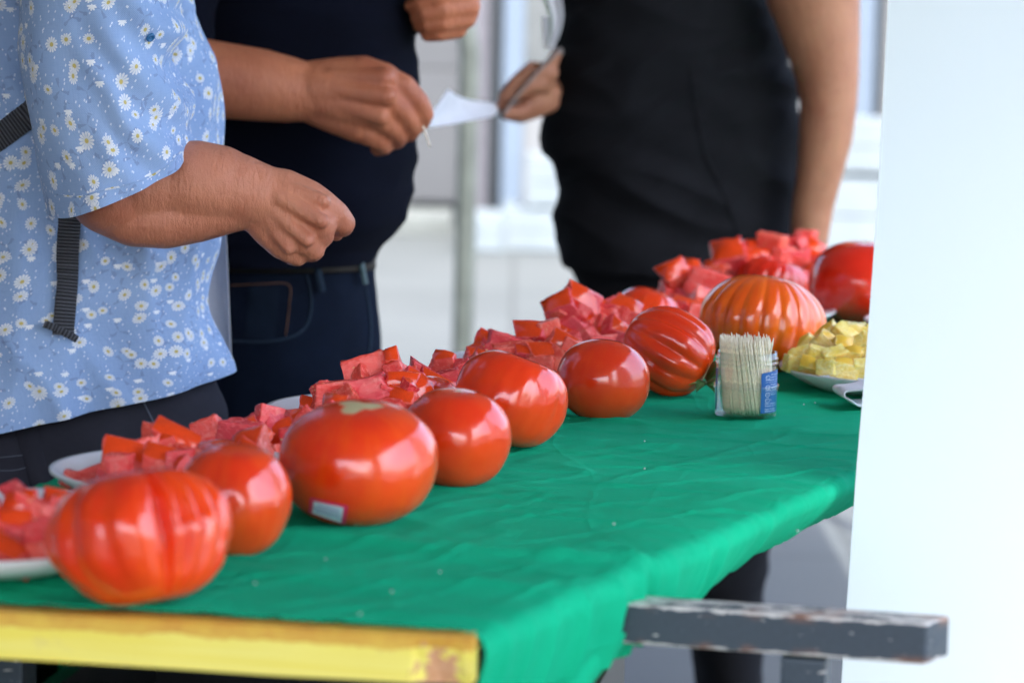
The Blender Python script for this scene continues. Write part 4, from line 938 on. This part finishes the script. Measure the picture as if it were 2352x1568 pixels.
# label, wrapped round the right front; 
def cyl(u, z, r): a = u; return Vector((r * math.cos(a), r * math.sin(a), z))
def label_patch(name, a0, a1, z0, z1, slope, mat, rr):
    V = np.zeros((2, 24, 3))
    for i in range(24):
        u = i / 23; a = a0 + (a1 - a0) * u; zt = z1 - slope * (1 - u) ** 6
        V[0, i] = cyl(a, z0, rr); V[1, i] = cyl(a, zt, rr)
    return mesh_obj(name, grid_mesh(name, V), mat, jar)
aL = math.radians(-90 + 24); aR = math.radians(-90 + 105); RL = r1 + .0004
lab = label_patch('label', aL, aR, H(12), H(108), H(4), M['label_blue'], RL)
label_patch('label', math.radians(-90 - 105), math.radians(-90 - 76), H(12), H(108), 0, M['label_blue'], RL)
def text(s, a0, z, size, mat=M['ink_white'], sx=1.0):
    c = bpy.data.curves.new('text', 'FONT'); c.body = s; c.size = size; c.resolution_u = 2; t = bpy.data.objects.new('t', c); COL.objects.link(t)
    dg = bpy.context.evaluated_depsgraph_get(); dg.update(); me = bpy.data.meshes.new_from_object(t.evaluated_get(dg)); bpy.data.objects.remove(t)
    for v in me.vertices:
        x, y = v.co.x * sx, v.co.y; v.co = cyl(a0 + x / RL, z + y, RL + .0003)
    o = mesh_obj('lettering', me, mat, lab); return o
def ring(a0, z, rx, rz, mat=M['ink_white']):
    V = np.zeros((2, 32, 3))
    for i in range(32):
        b2 = 2 * math.pi * i / 32
        for k, f in enumerate((1, .84)): V[k, i] = cyl(a0 + rx * f * math.cos(b2) / RL, z + rz * f * math.sin(b2), RL + .0003)
    return mesh_obj('emblem', grid_mesh('emblem', V, closed_u=True), mat, lab)
aT = aL + math.radians(9)
rows = [(99, None, '450 stuzzicadenti'), (93, 'IT', 'betulla. Il n'), (87, '', 'nel dispenser in plastica'), (76, None, 'Fa fogvájó'), (70, 'HU', 'fogpiszkáló 450'), (63, '', 'tartóban, praktikus'), (53, 'SLO', '450 lesenih'), (40, 'IT', 'P.'), (32, '', 'DIKO Distribution'), (27, '', 'Hauptstr. 24  D-10'), (19.5, '', 'Paese di origine'), (14.8, '', 'Származási hely')]
for z, em, s in rows:
    if em: ring(aT + .10, H(z + 1.5), .0026, .0020); text(em, aT + .10 - .0008 * len(em) / RL, H(z + .4), .0022)
    text(s, aT + (.24 if em != '' else 0) + (0 if em != '' else 0), H(z), .0022)
for z in (83, 59): label_patch('rule', aT, aR, H(z), H(z + .4), 0, M['ink_white'], RL + .0002)
# toothpicks
bm = bmesh.new(); LP = .0655; rr_ = .00095
tube_bm(bm, [(0, 0, 0), (0, 0, .006), (0, 0, LP - .006), (0, 0, LP)], [rr_ * .25, rr_, rr_, rr_ * .25], 7); pick_me = bm_mesh('toothpick', bm); pick_me.materials.append(M['wood'])
pick_me.polygons.foreach_set('use_smooth', [True] * len(pick_me.polygons))
PL = 'pale wooden toothpick standing packed in the clear jar'; cnt = 0; rin = r1 * .955
spots = []
for ringi in range(9):
    r = rin - .0013 - ringi * .00215
    if r < .001: break
    n = int(2 * math.pi * r / .00225)
    for k in range(n):
        a = 2 * math.pi * (k + random.uniform(-.2, .2)) / n
        if ringi >= 2 and random.random() < .52: continue
        spots.append((r, a))
spots.sort(key=lambda q: -q[0] + .02 * (math.sin(q[1]) > .2)); spots = spots[:297]
for r, a in spots:
    o = bpy.data.objects.new('toothpick', pick_me); COL.objects.link(o)
    x, y = r * math.cos(a), r * math.sin(a); lean = -.10 - .0
    # top end stays inside the rim, the bundle leans together to the left
    bx, by = x + .0048, y; bl_ = math.hypot(bx, by)
    if bl_ > rin - .0012: bx *= (rin - .0012) / bl_; by *= (rin - .0012) / bl_
    tx, ty = x - .0050 + random.uniform(-.0012, .0012), y + random.uniform(-.001, .001); tl = math.hypot(tx, ty)
    if tl > rin - .0012: tx *= (rin - .0012) / tl; ty *= (rin - .0012) / tl
    d = Vector((tx - bx, ty - by, .0645)).normalized(); o.rotation_mode = 'QUATERNION'; o.rotation_quaternion = d.to_track_quat('Z', 'Y')
    o.location = (jp.x + bx, jp.y + by, jz + .0026 + max(0, random.gauss(.0008, .0012))); tag(o, PL, 'toothpick', 'toothpicks packed in the jar')
def pick(a, b_, label, L=LP):
    o = bpy.data.objects.new('toothpick', pick_me); COL.objects.link(o); a = Vector(a); d = (Vector(b_) - a).normalized(); o.rotation_mode = 'QUATERNION'; o.rotation_quaternion = d.to_track_quat('Z', 'Y'); o.location = a; o.scale = (1.1, 1.1, (Vector(b_) - a).length / LP); return tag(o, label, 'toothpick')
pick(U(1742, 930, jp.y - .012), U(1777, 776, jp.y - .014), 'toothpick sticking up higher than the rest, leaning right out of the jar')
pick(U(1690, 815, jp.y - .018), U(1724, 800, jp.y + .012), 'toothpick lying flat across the tips of the others in the jar')

# ================================================================== PEOPLE
# --- person in the daisy shirt
p1 = empty('person', (-.45, 2.72, 0), label='person in blue daisy print shirt with bent bare forearm, standing left of the table', cat='person')
def par(o, e): o.parent = e; o.matrix_parent_inverse = Matrix.Translation(-Vector(e.location)); return o
YA = 2.50
b1 = flesh_body('body', [
    [(60, -620, 2.75, 150), (60, -420, 2.75, 120), (60, -150, 2.74, 250), (40, 300, 2.74, 300), (40, 700, 2.74, 280)],
    [(60, -900, 2.74, 210), (75, -980, 2.74, 225), (80, -1060, 2.74, 200)], [(60, -900, 2.74, 130), (60, -600, 2.75, 130)],
    [(170, -260, 2.66, 130), (210, 60, 2.57, 110), (230, 300, YA+.01, 100), (262, 432, YA, 112)],
    [(262, 425, YA, 100), (330, 414, YA, 104), (400, 418, YA, 92), (450, 420, YA, 98), (500, 426, YA, 94), (545, 436, YA, 84), (590, 448, YA, 76), (606, 452, YA, 72)],
    [(205, 448, YA + .01, 56), (250, 474, YA, 68), (310, 494, YA, 74), (380, 498, YA, 74), (450, 488, YA, 70), (520, 474, YA, 64), (575, 466, YA, 58)],
    [(350, 462, YA + .02, 90), (520, 450, YA + .014, 80)],
    # wrist to knuckles
    [(605, 428, YA, 48), (655, 432, YA - .002, 44), (712, 452, YA - .004, 38), (742, 472, YA - .006, 36)],
    [(602, 450, YA - .004, 50), (660, 470, YA - .008, 46), (712, 498, YA - .012, 40), (738, 516, YA - .014, 36)],
    [(596, 472, YA - .002, 48), (645, 510, YA - .006, 46), (690, 545, YA - .010, 38), (706, 556, YA - .012, 34)],
    [(590, 492, YA, 44), (622, 530, YA, 42), (650, 562, YA - .004, 36), (664, 574, YA - .006, 31)],
    [(612, 470, YA + .012, 60), (690, 508, YA + .012, 58)],
    # index bent at its joint, the others curled under
    [(742, 470, YA - .006, 34), (772, 492, YA - .004, 31), (790, 512, YA + .002, 27), (788, 520, YA + .010, 25), (770, 528, YA + .020, 20)],
    [(738, 516, YA - .014, 33), (742, 540, YA - .010, 27), (734, 552, YA + .004, 24), (716, 552, YA + .016, 20)],
    [(706, 556, YA - .012, 31), (722, 574, YA - .010, 25), (716, 582, YA + .004, 22), (700, 580, YA + .018, 19)],
    [(664, 574, YA - .006, 29), (684, 590, YA - .006, 22), (682, 594, YA + .008, 19), (668, 592, YA + .018, 17)],
    [(640, 440, YA + .022, 34), (700, 478, YA + .030, 28), (742, 522, YA + .030, 22), (772, 536, YA + .024, 19)],
    [(640, 424, YA - .012, 20), (742, 462, YA - .022, 17)], [(640, 452, YA - .020, 20), (738, 508, YA - .030, 18)], [(632, 486, YA - .018, 19), (706, 552, YA - .027, 16)], [(618, 512, YA - .012, 17), (664, 572, YA - .022, 14)],
    ], M['skin_man'], None, .0022, 3); par(b1, p1)
def sleeve_wr(p, v, u):
    x = (p[0] + .30) / .05; z = (p[2] - 1.19) / .09
    w = .0045 * math.sin(p[2] * 120 + p[0] * 150 + 2 * nz(p[0] * 20, 0, p[2] * 20)) * math.exp(-x * x - z * z)
    return w * 1.5 + .006 * (.5 - abs(nz(p[0] * 14, p[1] * 14, p[2] * 8 + 3)) * 1.7) + .003 * nz(p[0] * 32, p[1] * 32, p[2] * 20)
def torso_wr(p, v, u):
    q = nz(p[0] * 16 + 2, p[1] * 6, p[2] * 3.0) ; d = .028 * (.35 - abs(q)) + .014 * (.3 - abs(nz(p[0] * 9 + 7, p[1] * 9, p[2] * 12 + p[0] * 14))) + .004 * nz(p[0] * 40, p[1] * 20, p[2] * 14)
    # creases gathering towards the inner elbow
    x = (p[0] + .26) / .1; z = (p[2] - 1.22) / .05
    d += .004 * math.sin((p[2] * 90 + p[0] * 60)) * math.exp(-x * x - z * z)
    return d
to = garment('shirt', [(-430, -420, 330, -380), (-440, -200, 396, -200), (-450, 0, 422, 0), (-450, 60, 446, 60), (-450, 120, 470, 120), (-450, 200, 497, 200), (-450, 280, 508, 280), (-450, 360, 506, 360), (-450, 450, 500, 450), (-440, 560, 506, 540), (-440, 660, 486, 630), (-440, 760, 484, 700), (-440, 880, 512, 780), (-440, 980, 529, 828), (-440, 1040, 533, 852)],
             2.72, .135, M['daisy'], None, torso_wr, 260, 240, 1.0, .0012); par(to, p1)
sl = garment('sleeve', [(40, -330, 330, -300, 0, 1.05), (44, -150, 405, -140, 0, 1.05), (56, 0, 415, -10, 0, 1.0), (62, 100, 408, 90, 8, 1), (74, 200, 408, 180, 25, 1), (90, 300, 424, 245, 36, 1), (108, 390, 438, 290, 46, 1), (128, 464, 442, 340, 50, 1.0)],
             YA + .015, .106, M['daisy'], None, sleeve_wr, 220, 200, .80, .0014); par(sl, p1)
tr = garment('trousers', [(-430, 700, 470, 700), (-430, 800, 485, 800), (-420, 880, 498, 870), (-420, 930, 516, 920), (-410, 980, 524, 970), (-400, 1100, 528, 1100), (-380, 1300, 500, 1300), (-340, 1600, 440, 1600), (-320, 2200, 360, 2200), (-300, 3000, 300, 3000), (-290, 3400, 280, 3400)], 2.74, .120, M['trousers'], None,
             folds(.004, 8, 8, 14, 3), 180, 160, .96); par(tr, p1)
bvt = bvh_of(tr)
for pl in ([(308, 880), (330, 925), (350, 965), (372, 1010)], [(72, 955), (92, 1020), (108, 1080), (122, 1130)]): par(strip('seam', bvt, pl, .0016, M['seam'], None, .0006, .0006), p1)
for pl in ([(58, 960), (78, 1030), (96, 1100), (104, 1130)], [(0, 1050), (40, 1046), (88, 1040)], [(0, 1080), (40, 1078), (90, 1062)]): par(strip('stitching', bvt, pl, .0010, M['seam'], None, .0004, .0004), p1)
par(strip('seam', bvt, [(52, 956), (76, 1040), (100, 1130)], .020, M['trousers'], None, .0008, .0016), p1)
bvs = bvh_of(to)
st = empty('bag_strap', (-.42, 2.6, 0), label='grey webbing strap slung across the daisy shirt with a loose hanging end', cat='strap')
par(strip('webbing', bvs, [(-160, 425), (-80, 370), (0, 315), (40, 285), (90, 245), (140, 200)], .0235, M['web'], None, .002, .0016), st)
tail = strip('loose_end', bvs, [(168, 440), (160, 500), (154, 580), (148, 660), (142, 740), (140, 768)], .0205, M['web'], None, .007, .0018, 20); par(tail, st)
par(strip('folded_tip', bvs, [(98, 741), (124, 752), (150, 766), (168, 776)], .007, M['web'], None, .0075, .0022), st)
def button(px, py, bv, parent):
    p, nn = on_surface(bv, px, py); 
    if p is None: return
    if nn.y > 0: nn = -nn
    me = lathe('button', [(.0002, .0012), (.0022, .0010), (.0026, .0022), (.0036, .0022), (.0042, .0010), (.0042, 0)], 24); o = mesh_obj('button', me, simple('blue_button', (.03, .16, .36), .25)); o.matrix_world = Matrix.Translation(p + nn * .001) @ nn.to_track_quat('Z', 'Y').to_matrix().to_4x4(); par(o, parent)
bvsl = bvh_of(sl); button(343, 84, bvsl, p1)
par(strip('cuff_hem', bvsl, [(128, 446), (180, 452), (230, 438), (290, 425), (345, 405), (388, 376), (414, 350)], .0018, M['daisy'], None, .0004, .0007), p1)
# white sheet behind the shirt
ws_ = sheet('paper_sheet', [U(440, 330, 2.92), U(511, 325, 2.90), U(533, 846, 2.90), U(440, 846, 2.92)], M['paper'], None, .01); tag(ws_, 'pale lavender sheet edge hanging behind the daisy shirt', 'paper sheet')

# --- person in the navy T-shirt and jeans
p2e = empty('person', (-.25, 3.25, 0), label='person in navy T-shirt and dark jeans holding a toothpick, belly against the daisy shirt', cat='person')
p2e['label'] = 'person in navy T-shirt and dark belted jeans, toothpick pinched in one hand'
YB = 3.05; YC = 3.22
b2 = flesh_body('body', [
    [(640, -560, 3.27, 110), (640, -300, 3.27, 150), (640, 0, 3.27, 160), (640, 500, 3.27, 160)], [(650, -760, 3.27, 160), (655, -830, 3.27, 175), (655, -900, 3.27, 160)], [(650, -750, 3.27, 100), (645, -500, 3.27, 105)],
    [(360, -260, 3.20, 110), (300, -60, 3.12, 95), (310, 150, YB, 88), (400, 178, YB, 92), (455, 180, YB, 92), (520, 186, YB, 87), (600, 196, YB, 83), (660, 206, YB, 76), (705, 212, YB, 69), (735, 214, YB, 68)],
    # back of the hand
    [(725, 190, YB, 52), (780, 178, YB - .004, 47), (835, 172, YB - .008, 44), (882, 182, YB - .014, 38)],
    [(728, 205, YB - .010, 52), (785, 208, YB - .014, 48), (840, 214, YB - .018, 42), (886, 226, YB - .024, 34)],
    [(730, 222, YB - .006, 54), (785, 240, YB - .012, 48), (835, 256, YB - .016, 42), (872, 270, YB - .020, 31)],
    [(728, 240, YB, 50), (780, 266, YB - .004, 46), (825, 290, YB - .008, 40), (848, 308, YB - .010, 29)],
    [(740, 225, YB + .014, 66), (820, 238, YB + .014, 58)],
    [(760, 176, YB - .018, 22), (882, 180, YB - .030, 24)], [(770, 206, YB - .026, 22), (888, 222, YB - .038, 23)], [(770, 236, YB - .024, 21), (874, 268, YB - .034, 21)],
    # fingers
    [(882, 184, YB - .012, 36), (928, 200, YB - .014, 29), (962, 236, YB - .010, 25), (975, 262, YB - .004, 22), (970, 280, YB + .004, 19)],
    [(886, 224, YB - .022, 33), (918, 250, YB - .020, 26), (940, 276, YB - .012, 22), (950, 294, YB, 21), (944, 308, YB + .006, 18)],
    [(872, 268, YB - .020, 33), (896, 290, YB - .014, 28), (914, 308, YB - .002, 24), (914, 322, YB + .010, 20), (900, 330, YB + .018, 17)],
    [(850, 304, YB - .010, 31), (872, 322, YB - .006, 26), (882, 336, YB + .006, 21), (868, 342, YB + .016, 18)],
    [(760, 250, YB + .030, 46), (840, 284, YB + .040, 36), (910, 290, YB + .030, 28), (958, 288, YB + .014, 21)],
    # other hand gripping the phone
    [(900, -420, 3.25, 95), (1010, -260, 3.20, 72), (1070, -120, YC, 58), (1050, -20, YC, 58), (1030, 20, YC, 55)],
    [(1070, -16, YC - .02, 26), (1010, -6, YC - .034, 23), (970, 6, YC - .030, 19), (944, 14, YC - .016, 16)],
    [(1078, 14, YC - .016, 26), (1020, 24, YC - .032, 23), (978, 34, YC - .030, 19), (956, 42, YC - .016, 15)],
    [(1070, 42, YC - .012, 25), (1018, 52, YC - .028, 22), (984, 60, YC - .026, 18), (962, 62, YC - .012, 14)],
    [(1050, 66, YC - .008, 24), (1010, 76, YC - .020, 20), (982, 80, YC - .016, 17)],
    [(1010, 50, YC + .01, 46), (1050, 20, YC + .01, 52)],
    ], M['skin_back'], None, .0024, 3); par(b2, p2e)
def belly(p, v, u): return .008 * nz(p[0] * 9, p[1] * 9, p[2] * 9) + .009 * (.4 - abs(nz(p[0] * 7, p[1] * 7, p[2] * 26)))
ts = garment('shirt', [(380, -400, 860, -400), (350, -250, 905, -250), (330, 0, 945, 0), (325, 100, 957, 100), (322, 200, 961, 200), (322, 300, 958, 300), (322, 380, 956, 380), (322, 450, 948, 450), (325, 500, 932, 500), (330, 535, 905, 535), (340, 560, 876, 560), (345, 590, 862, 588)],
             3.27, .150, M['navy'], None, belly, 180, 150, .97, .0015); par(ts, p2e)
par(garment('sleeve', [(420, -330, 700, -330), (350, -150, 560, -150), (320, 0, 500, 0), (310, 70, 490, 90)], 3.08, .06, M['navy'], None, folds(.003, 12, 12, 12), 80, 60), p2e)
jn = garment('jeans', [(345, 560, 858, 560), (346, 600, 862, 600), (348, 650, 860, 650), (345, 720, 868, 720), (345, 800, 872, 800), (345, 900, 872, 900), (350, 1050, 866, 1050), (365, 1300, 840, 1300), (380, 1700, 800, 1700), (400, 2200, 760, 2200), (410, 2850, 740, 2850)],
             3.27, .132, M['denim'], None, folds(.004, 10, 8, 14, 2), 160, 160, .97); par(jn, p2e)
bvj = bvh_of(jn)
par(strip('belt', bvj, [(480, 604), (600, 606), (720, 606), (800, 604), (850, 600)], .020, M['leather'], None, .004, .003), p2e)
par(strip('belt_loop', bvj, [(718, 598), (726, 640), (732, 668)], .0085, M['denim_pale'], None, .0085, .0015), p2e)
par(strip('key_clip', bvj, [(812, 588), (818, 620), (824, 652)], .0065, simple('steel_clip', (.10, .16, .17), .35), None, .0085, .003), p2e)
par(strip('pocket_edge', bvj, [(702, 628), (714, 690), (706, 740), (680, 768), (620, 784), (535, 784)], .0030, M['denim_pale'], None, .0010, .0014), p2e)
par(strip('coin_pocket', bvj, [(606, 660), (604, 700), (600, 745), (597, 778)], .034, M['denim_mid'], None, .0006, .0006), p2e)
par(strip('pocket_stitching', bvj, [(530, 655), (600, 652), (662, 654), (664, 700), (656, 770)], .0012, M['stitch'], None, .0012, .0006), p2e)
par(strip('side_seam', bvj, [(838, 660), (848, 720), (850, 780), (838, 850)], .0030, M['denim_pale'], None, .0010, .0012), p2e)
pick(U(962, 262, YB - .002), U(988, 339, YB - .012), 'toothpick held between finger and thumb of the navy shirted person')
ph = box_obj('phone', U(955, -16, YC + .004), (.075, .009, .15), M['black'], None, Matrix.Rotation(.9, 3, 'Y') @ Matrix.Rotation(.5, 3, 'X'), .003); tag(ph, 'dark phone gripped in the raised hand of the navy shirted person', 'phone')
par(box_obj('screen', Vector(ph.location) , (.068, .0004, .142), simple('phone_glass', (.01, .015, .025), .08), None), ph) if False else None

# --- person in black
p3 = empty('person', (.25, 4.05, 0), label='person in black sleeveless outfit with one bare arm hanging, behind the far plates', cat='person')
YD = 3.93
b3 = flesh_body('body', [
    [(1540, -480, 4.06, 80), (1540, -300, 4.06, 150), (1540, 0, 4.06, 150), (1540, 500, 4.06, 160)], [(1540, -640, 4.06, 120), (1542, -690, 4.06, 130)], [(1540, -640, 4.06, 75), (1540, -420, 4.06, 75)],
    [(1790, -330, 4.02, 105), (1850, -160, 3.97, 112), (1868, -20, YD, 109), (1888, 90, YD, 88), (1900, 170, YD, 74), (1903, 230, YD, 67), (1897, 310, YD, 62), (1884, 390, YD, 54), (1868, 470, YD, 48), (1858, 545, YD, 45), (1850, 600, YD, 42)],
    [(1850, 600, YD, 40), (1838, 640, YD - .01, 34), (1836, 672, YD - .01, 16)], [(1866, 600, YD, 30), (1864, 640, YD - .02, 20), (1860, 672, YD - .02, 13)], [(1840, 600, YD, 30), (1812, 645, YD - .02, 18), (1806, 668, YD - .02, 13)],
    # far hand holding the leaflet
    [(1430, -100, 4.15, 60), (1400, 90, 4.14, 55), (1360, 190, 4.14, 40), (1300, 205, 4.06, 28), (1245, 210, 3.97, 27), (1220, 218, 3.95, 26)],
    [(1262, 168, 3.93, 22), (1222, 160, 3.925, 20), (1186, 190, 3.92, 18), (1158, 222, 3.92, 15)],
    [(1240, 190, 3.93, 24), (1205, 200, 3.925, 20), (1168, 226, 3.92, 17), (1150, 246, 3.92, 13)],
    [(1262, 215, 3.96, 26), (1225, 238, 3.95, 22), (1190, 258, 3.94, 18), (1162, 262, 3.93, 14)],
    [(1262, 235, 3.96, 24), (1228, 254, 3.955, 20), (1196, 268, 3.95, 16), (1175, 268, 3.94, 13)],
    [(1276, 128, 3.93, 14), (1262, 155, 3.93, 16), (1250, 190, 3.94, 24)],
    ], M['skin_woman'], None, .003, 6); par(b3, p3)
def dwr(p, v, u): return .018 * (.4 - abs(nz(p[0] * 4 + 1, p[1] * 4, p[2] * 15 + p[0] * 6))) + .010 * (.4 - abs(nz(p[0] * 9 + 1, p[1] * 9, p[2] * 24 - p[0] * 12))) + .003 * nz(p[0] * 14, p[1] * 14, p[2] * 30)
dr = garment('sleeveless_top', [(1370, -420, 1710, -420), (1310, -250, 1740, -250), (1296, -100, 1752, -80), (1290, 0, 1762, 20), (1282, 90, 1795, 100), (1262, 180, 1822, 180), (1247, 260, 1833, 260), (1250, 330, 1838, 340), (1272, 390, 1832, 400), (1281, 440, 1828, 450), (1284, 500, 1826, 510), (1292, 555, 1830, 565), (1308, 610, 1838, 620)],
             4.06, .125, M['dress'], None, dwr, 180, 170, .95, .0015); par(dr, p3)
dt = garment('trousers', [(1290, 540, 1826, 545), (1306, 600, 1836, 600), (1326, 660, 1842, 660), (1345, 740, 1846, 740), (1375, 850, 1836, 850), (1420, 1000, 1800, 1000), (1470, 1250, 1770, 1250), (1540, 1350, 1756, 1350), (1590, 1500, 1750, 1500), (1600, 1700, 1745, 1700), (1610, 2250, 1740, 2250)],
             4.07, .115, M['dress'], None, folds(.004, 8, 8, 18, 5), 140, 150, .95); par(dt, p3)
bvd = bvh_of(dr)
par(strip('dart_seam', bvd, [(1585, 150), (1598, 250), (1622, 360), (1655, 430), (1690, 520), (1712, 600)], .0035, M['dress'], None, .0008, .0012), p3)
lf = sheet('leaflet', [U(1148, 268, 3.90), U(1288, 108, 3.90), U(1292, 122, 4.02), U(1158, 276, 4.02)], M['greypaper'], None, .003, thick=.003); tag(lf, 'grey brown booklet seen edge on in the hand of the person in black', 'booklet')
wp = sheet('paper_sheet', [U(968, 296, 3.42), U(1136, 266, 3.86), U(1152, 238, 3.95), U(1030, 206, 3.62)], M['paper'], None, -.012); tag(wp, 'white paper sheet held out between the two background people', 'paper sheet')
lw = sheet('leaflet', [U(1236, -60, 3.93), U(1262, -60, 3.93), U(1292, 40, 3.93), U(1250, 112, 3.93)], M['paper'], None, .004)
V = np.zeros((30, 8, 3)); C = cr([(1262, -60, 22), (1272, 0, 18), (1280, 40, 13), (1274, 85, 9), (1262, 112, 4)], np.linspace(0, 1, 30))
for j in range(30):
    for i in range(8): V[j, i] = U(C[j, 0] + (i / 7 - .5) * 2 * C[j, 2], C[j, 1], 3.93 + .01 * math.sin(i / 7 * 3.1))
bpy.data.objects.remove(lw)
lw = mesh_obj('lanyard', grid_mesh('lanyard', V), M['paper']); lw.modifiers.new('t', 'SOLIDIFY').thickness = .002; tag(lw, 'white ribbon with green edge hanging at the left side of the black top', 'ribbon')
V2 = V[:, :2].copy(); V2[:, 1] = V[:, 0] * .75 + V[:, -1] * .25; V2[..., 0] -= .003; V2[..., 1] -= .004
g_ = mesh_obj('green_edge', grid_mesh('green_edge', V2), simple('dark_green_print', (.02, .10, .02), .6), lw)
V3 = np.zeros((12, 6, 3))
for j in range(12):
    for i in range(6): V3[j, i] = U(1244 + i * 5 + j * .6, 40 + j * 6.4, 3.96)
o = mesh_obj('ribbon_tail', grid_mesh('ribbon_tail', V3), M['paper'], lw); o.modifiers.new('t', 'SOLIDIFY').thickness = .002

bpy.context.view_layer.update()
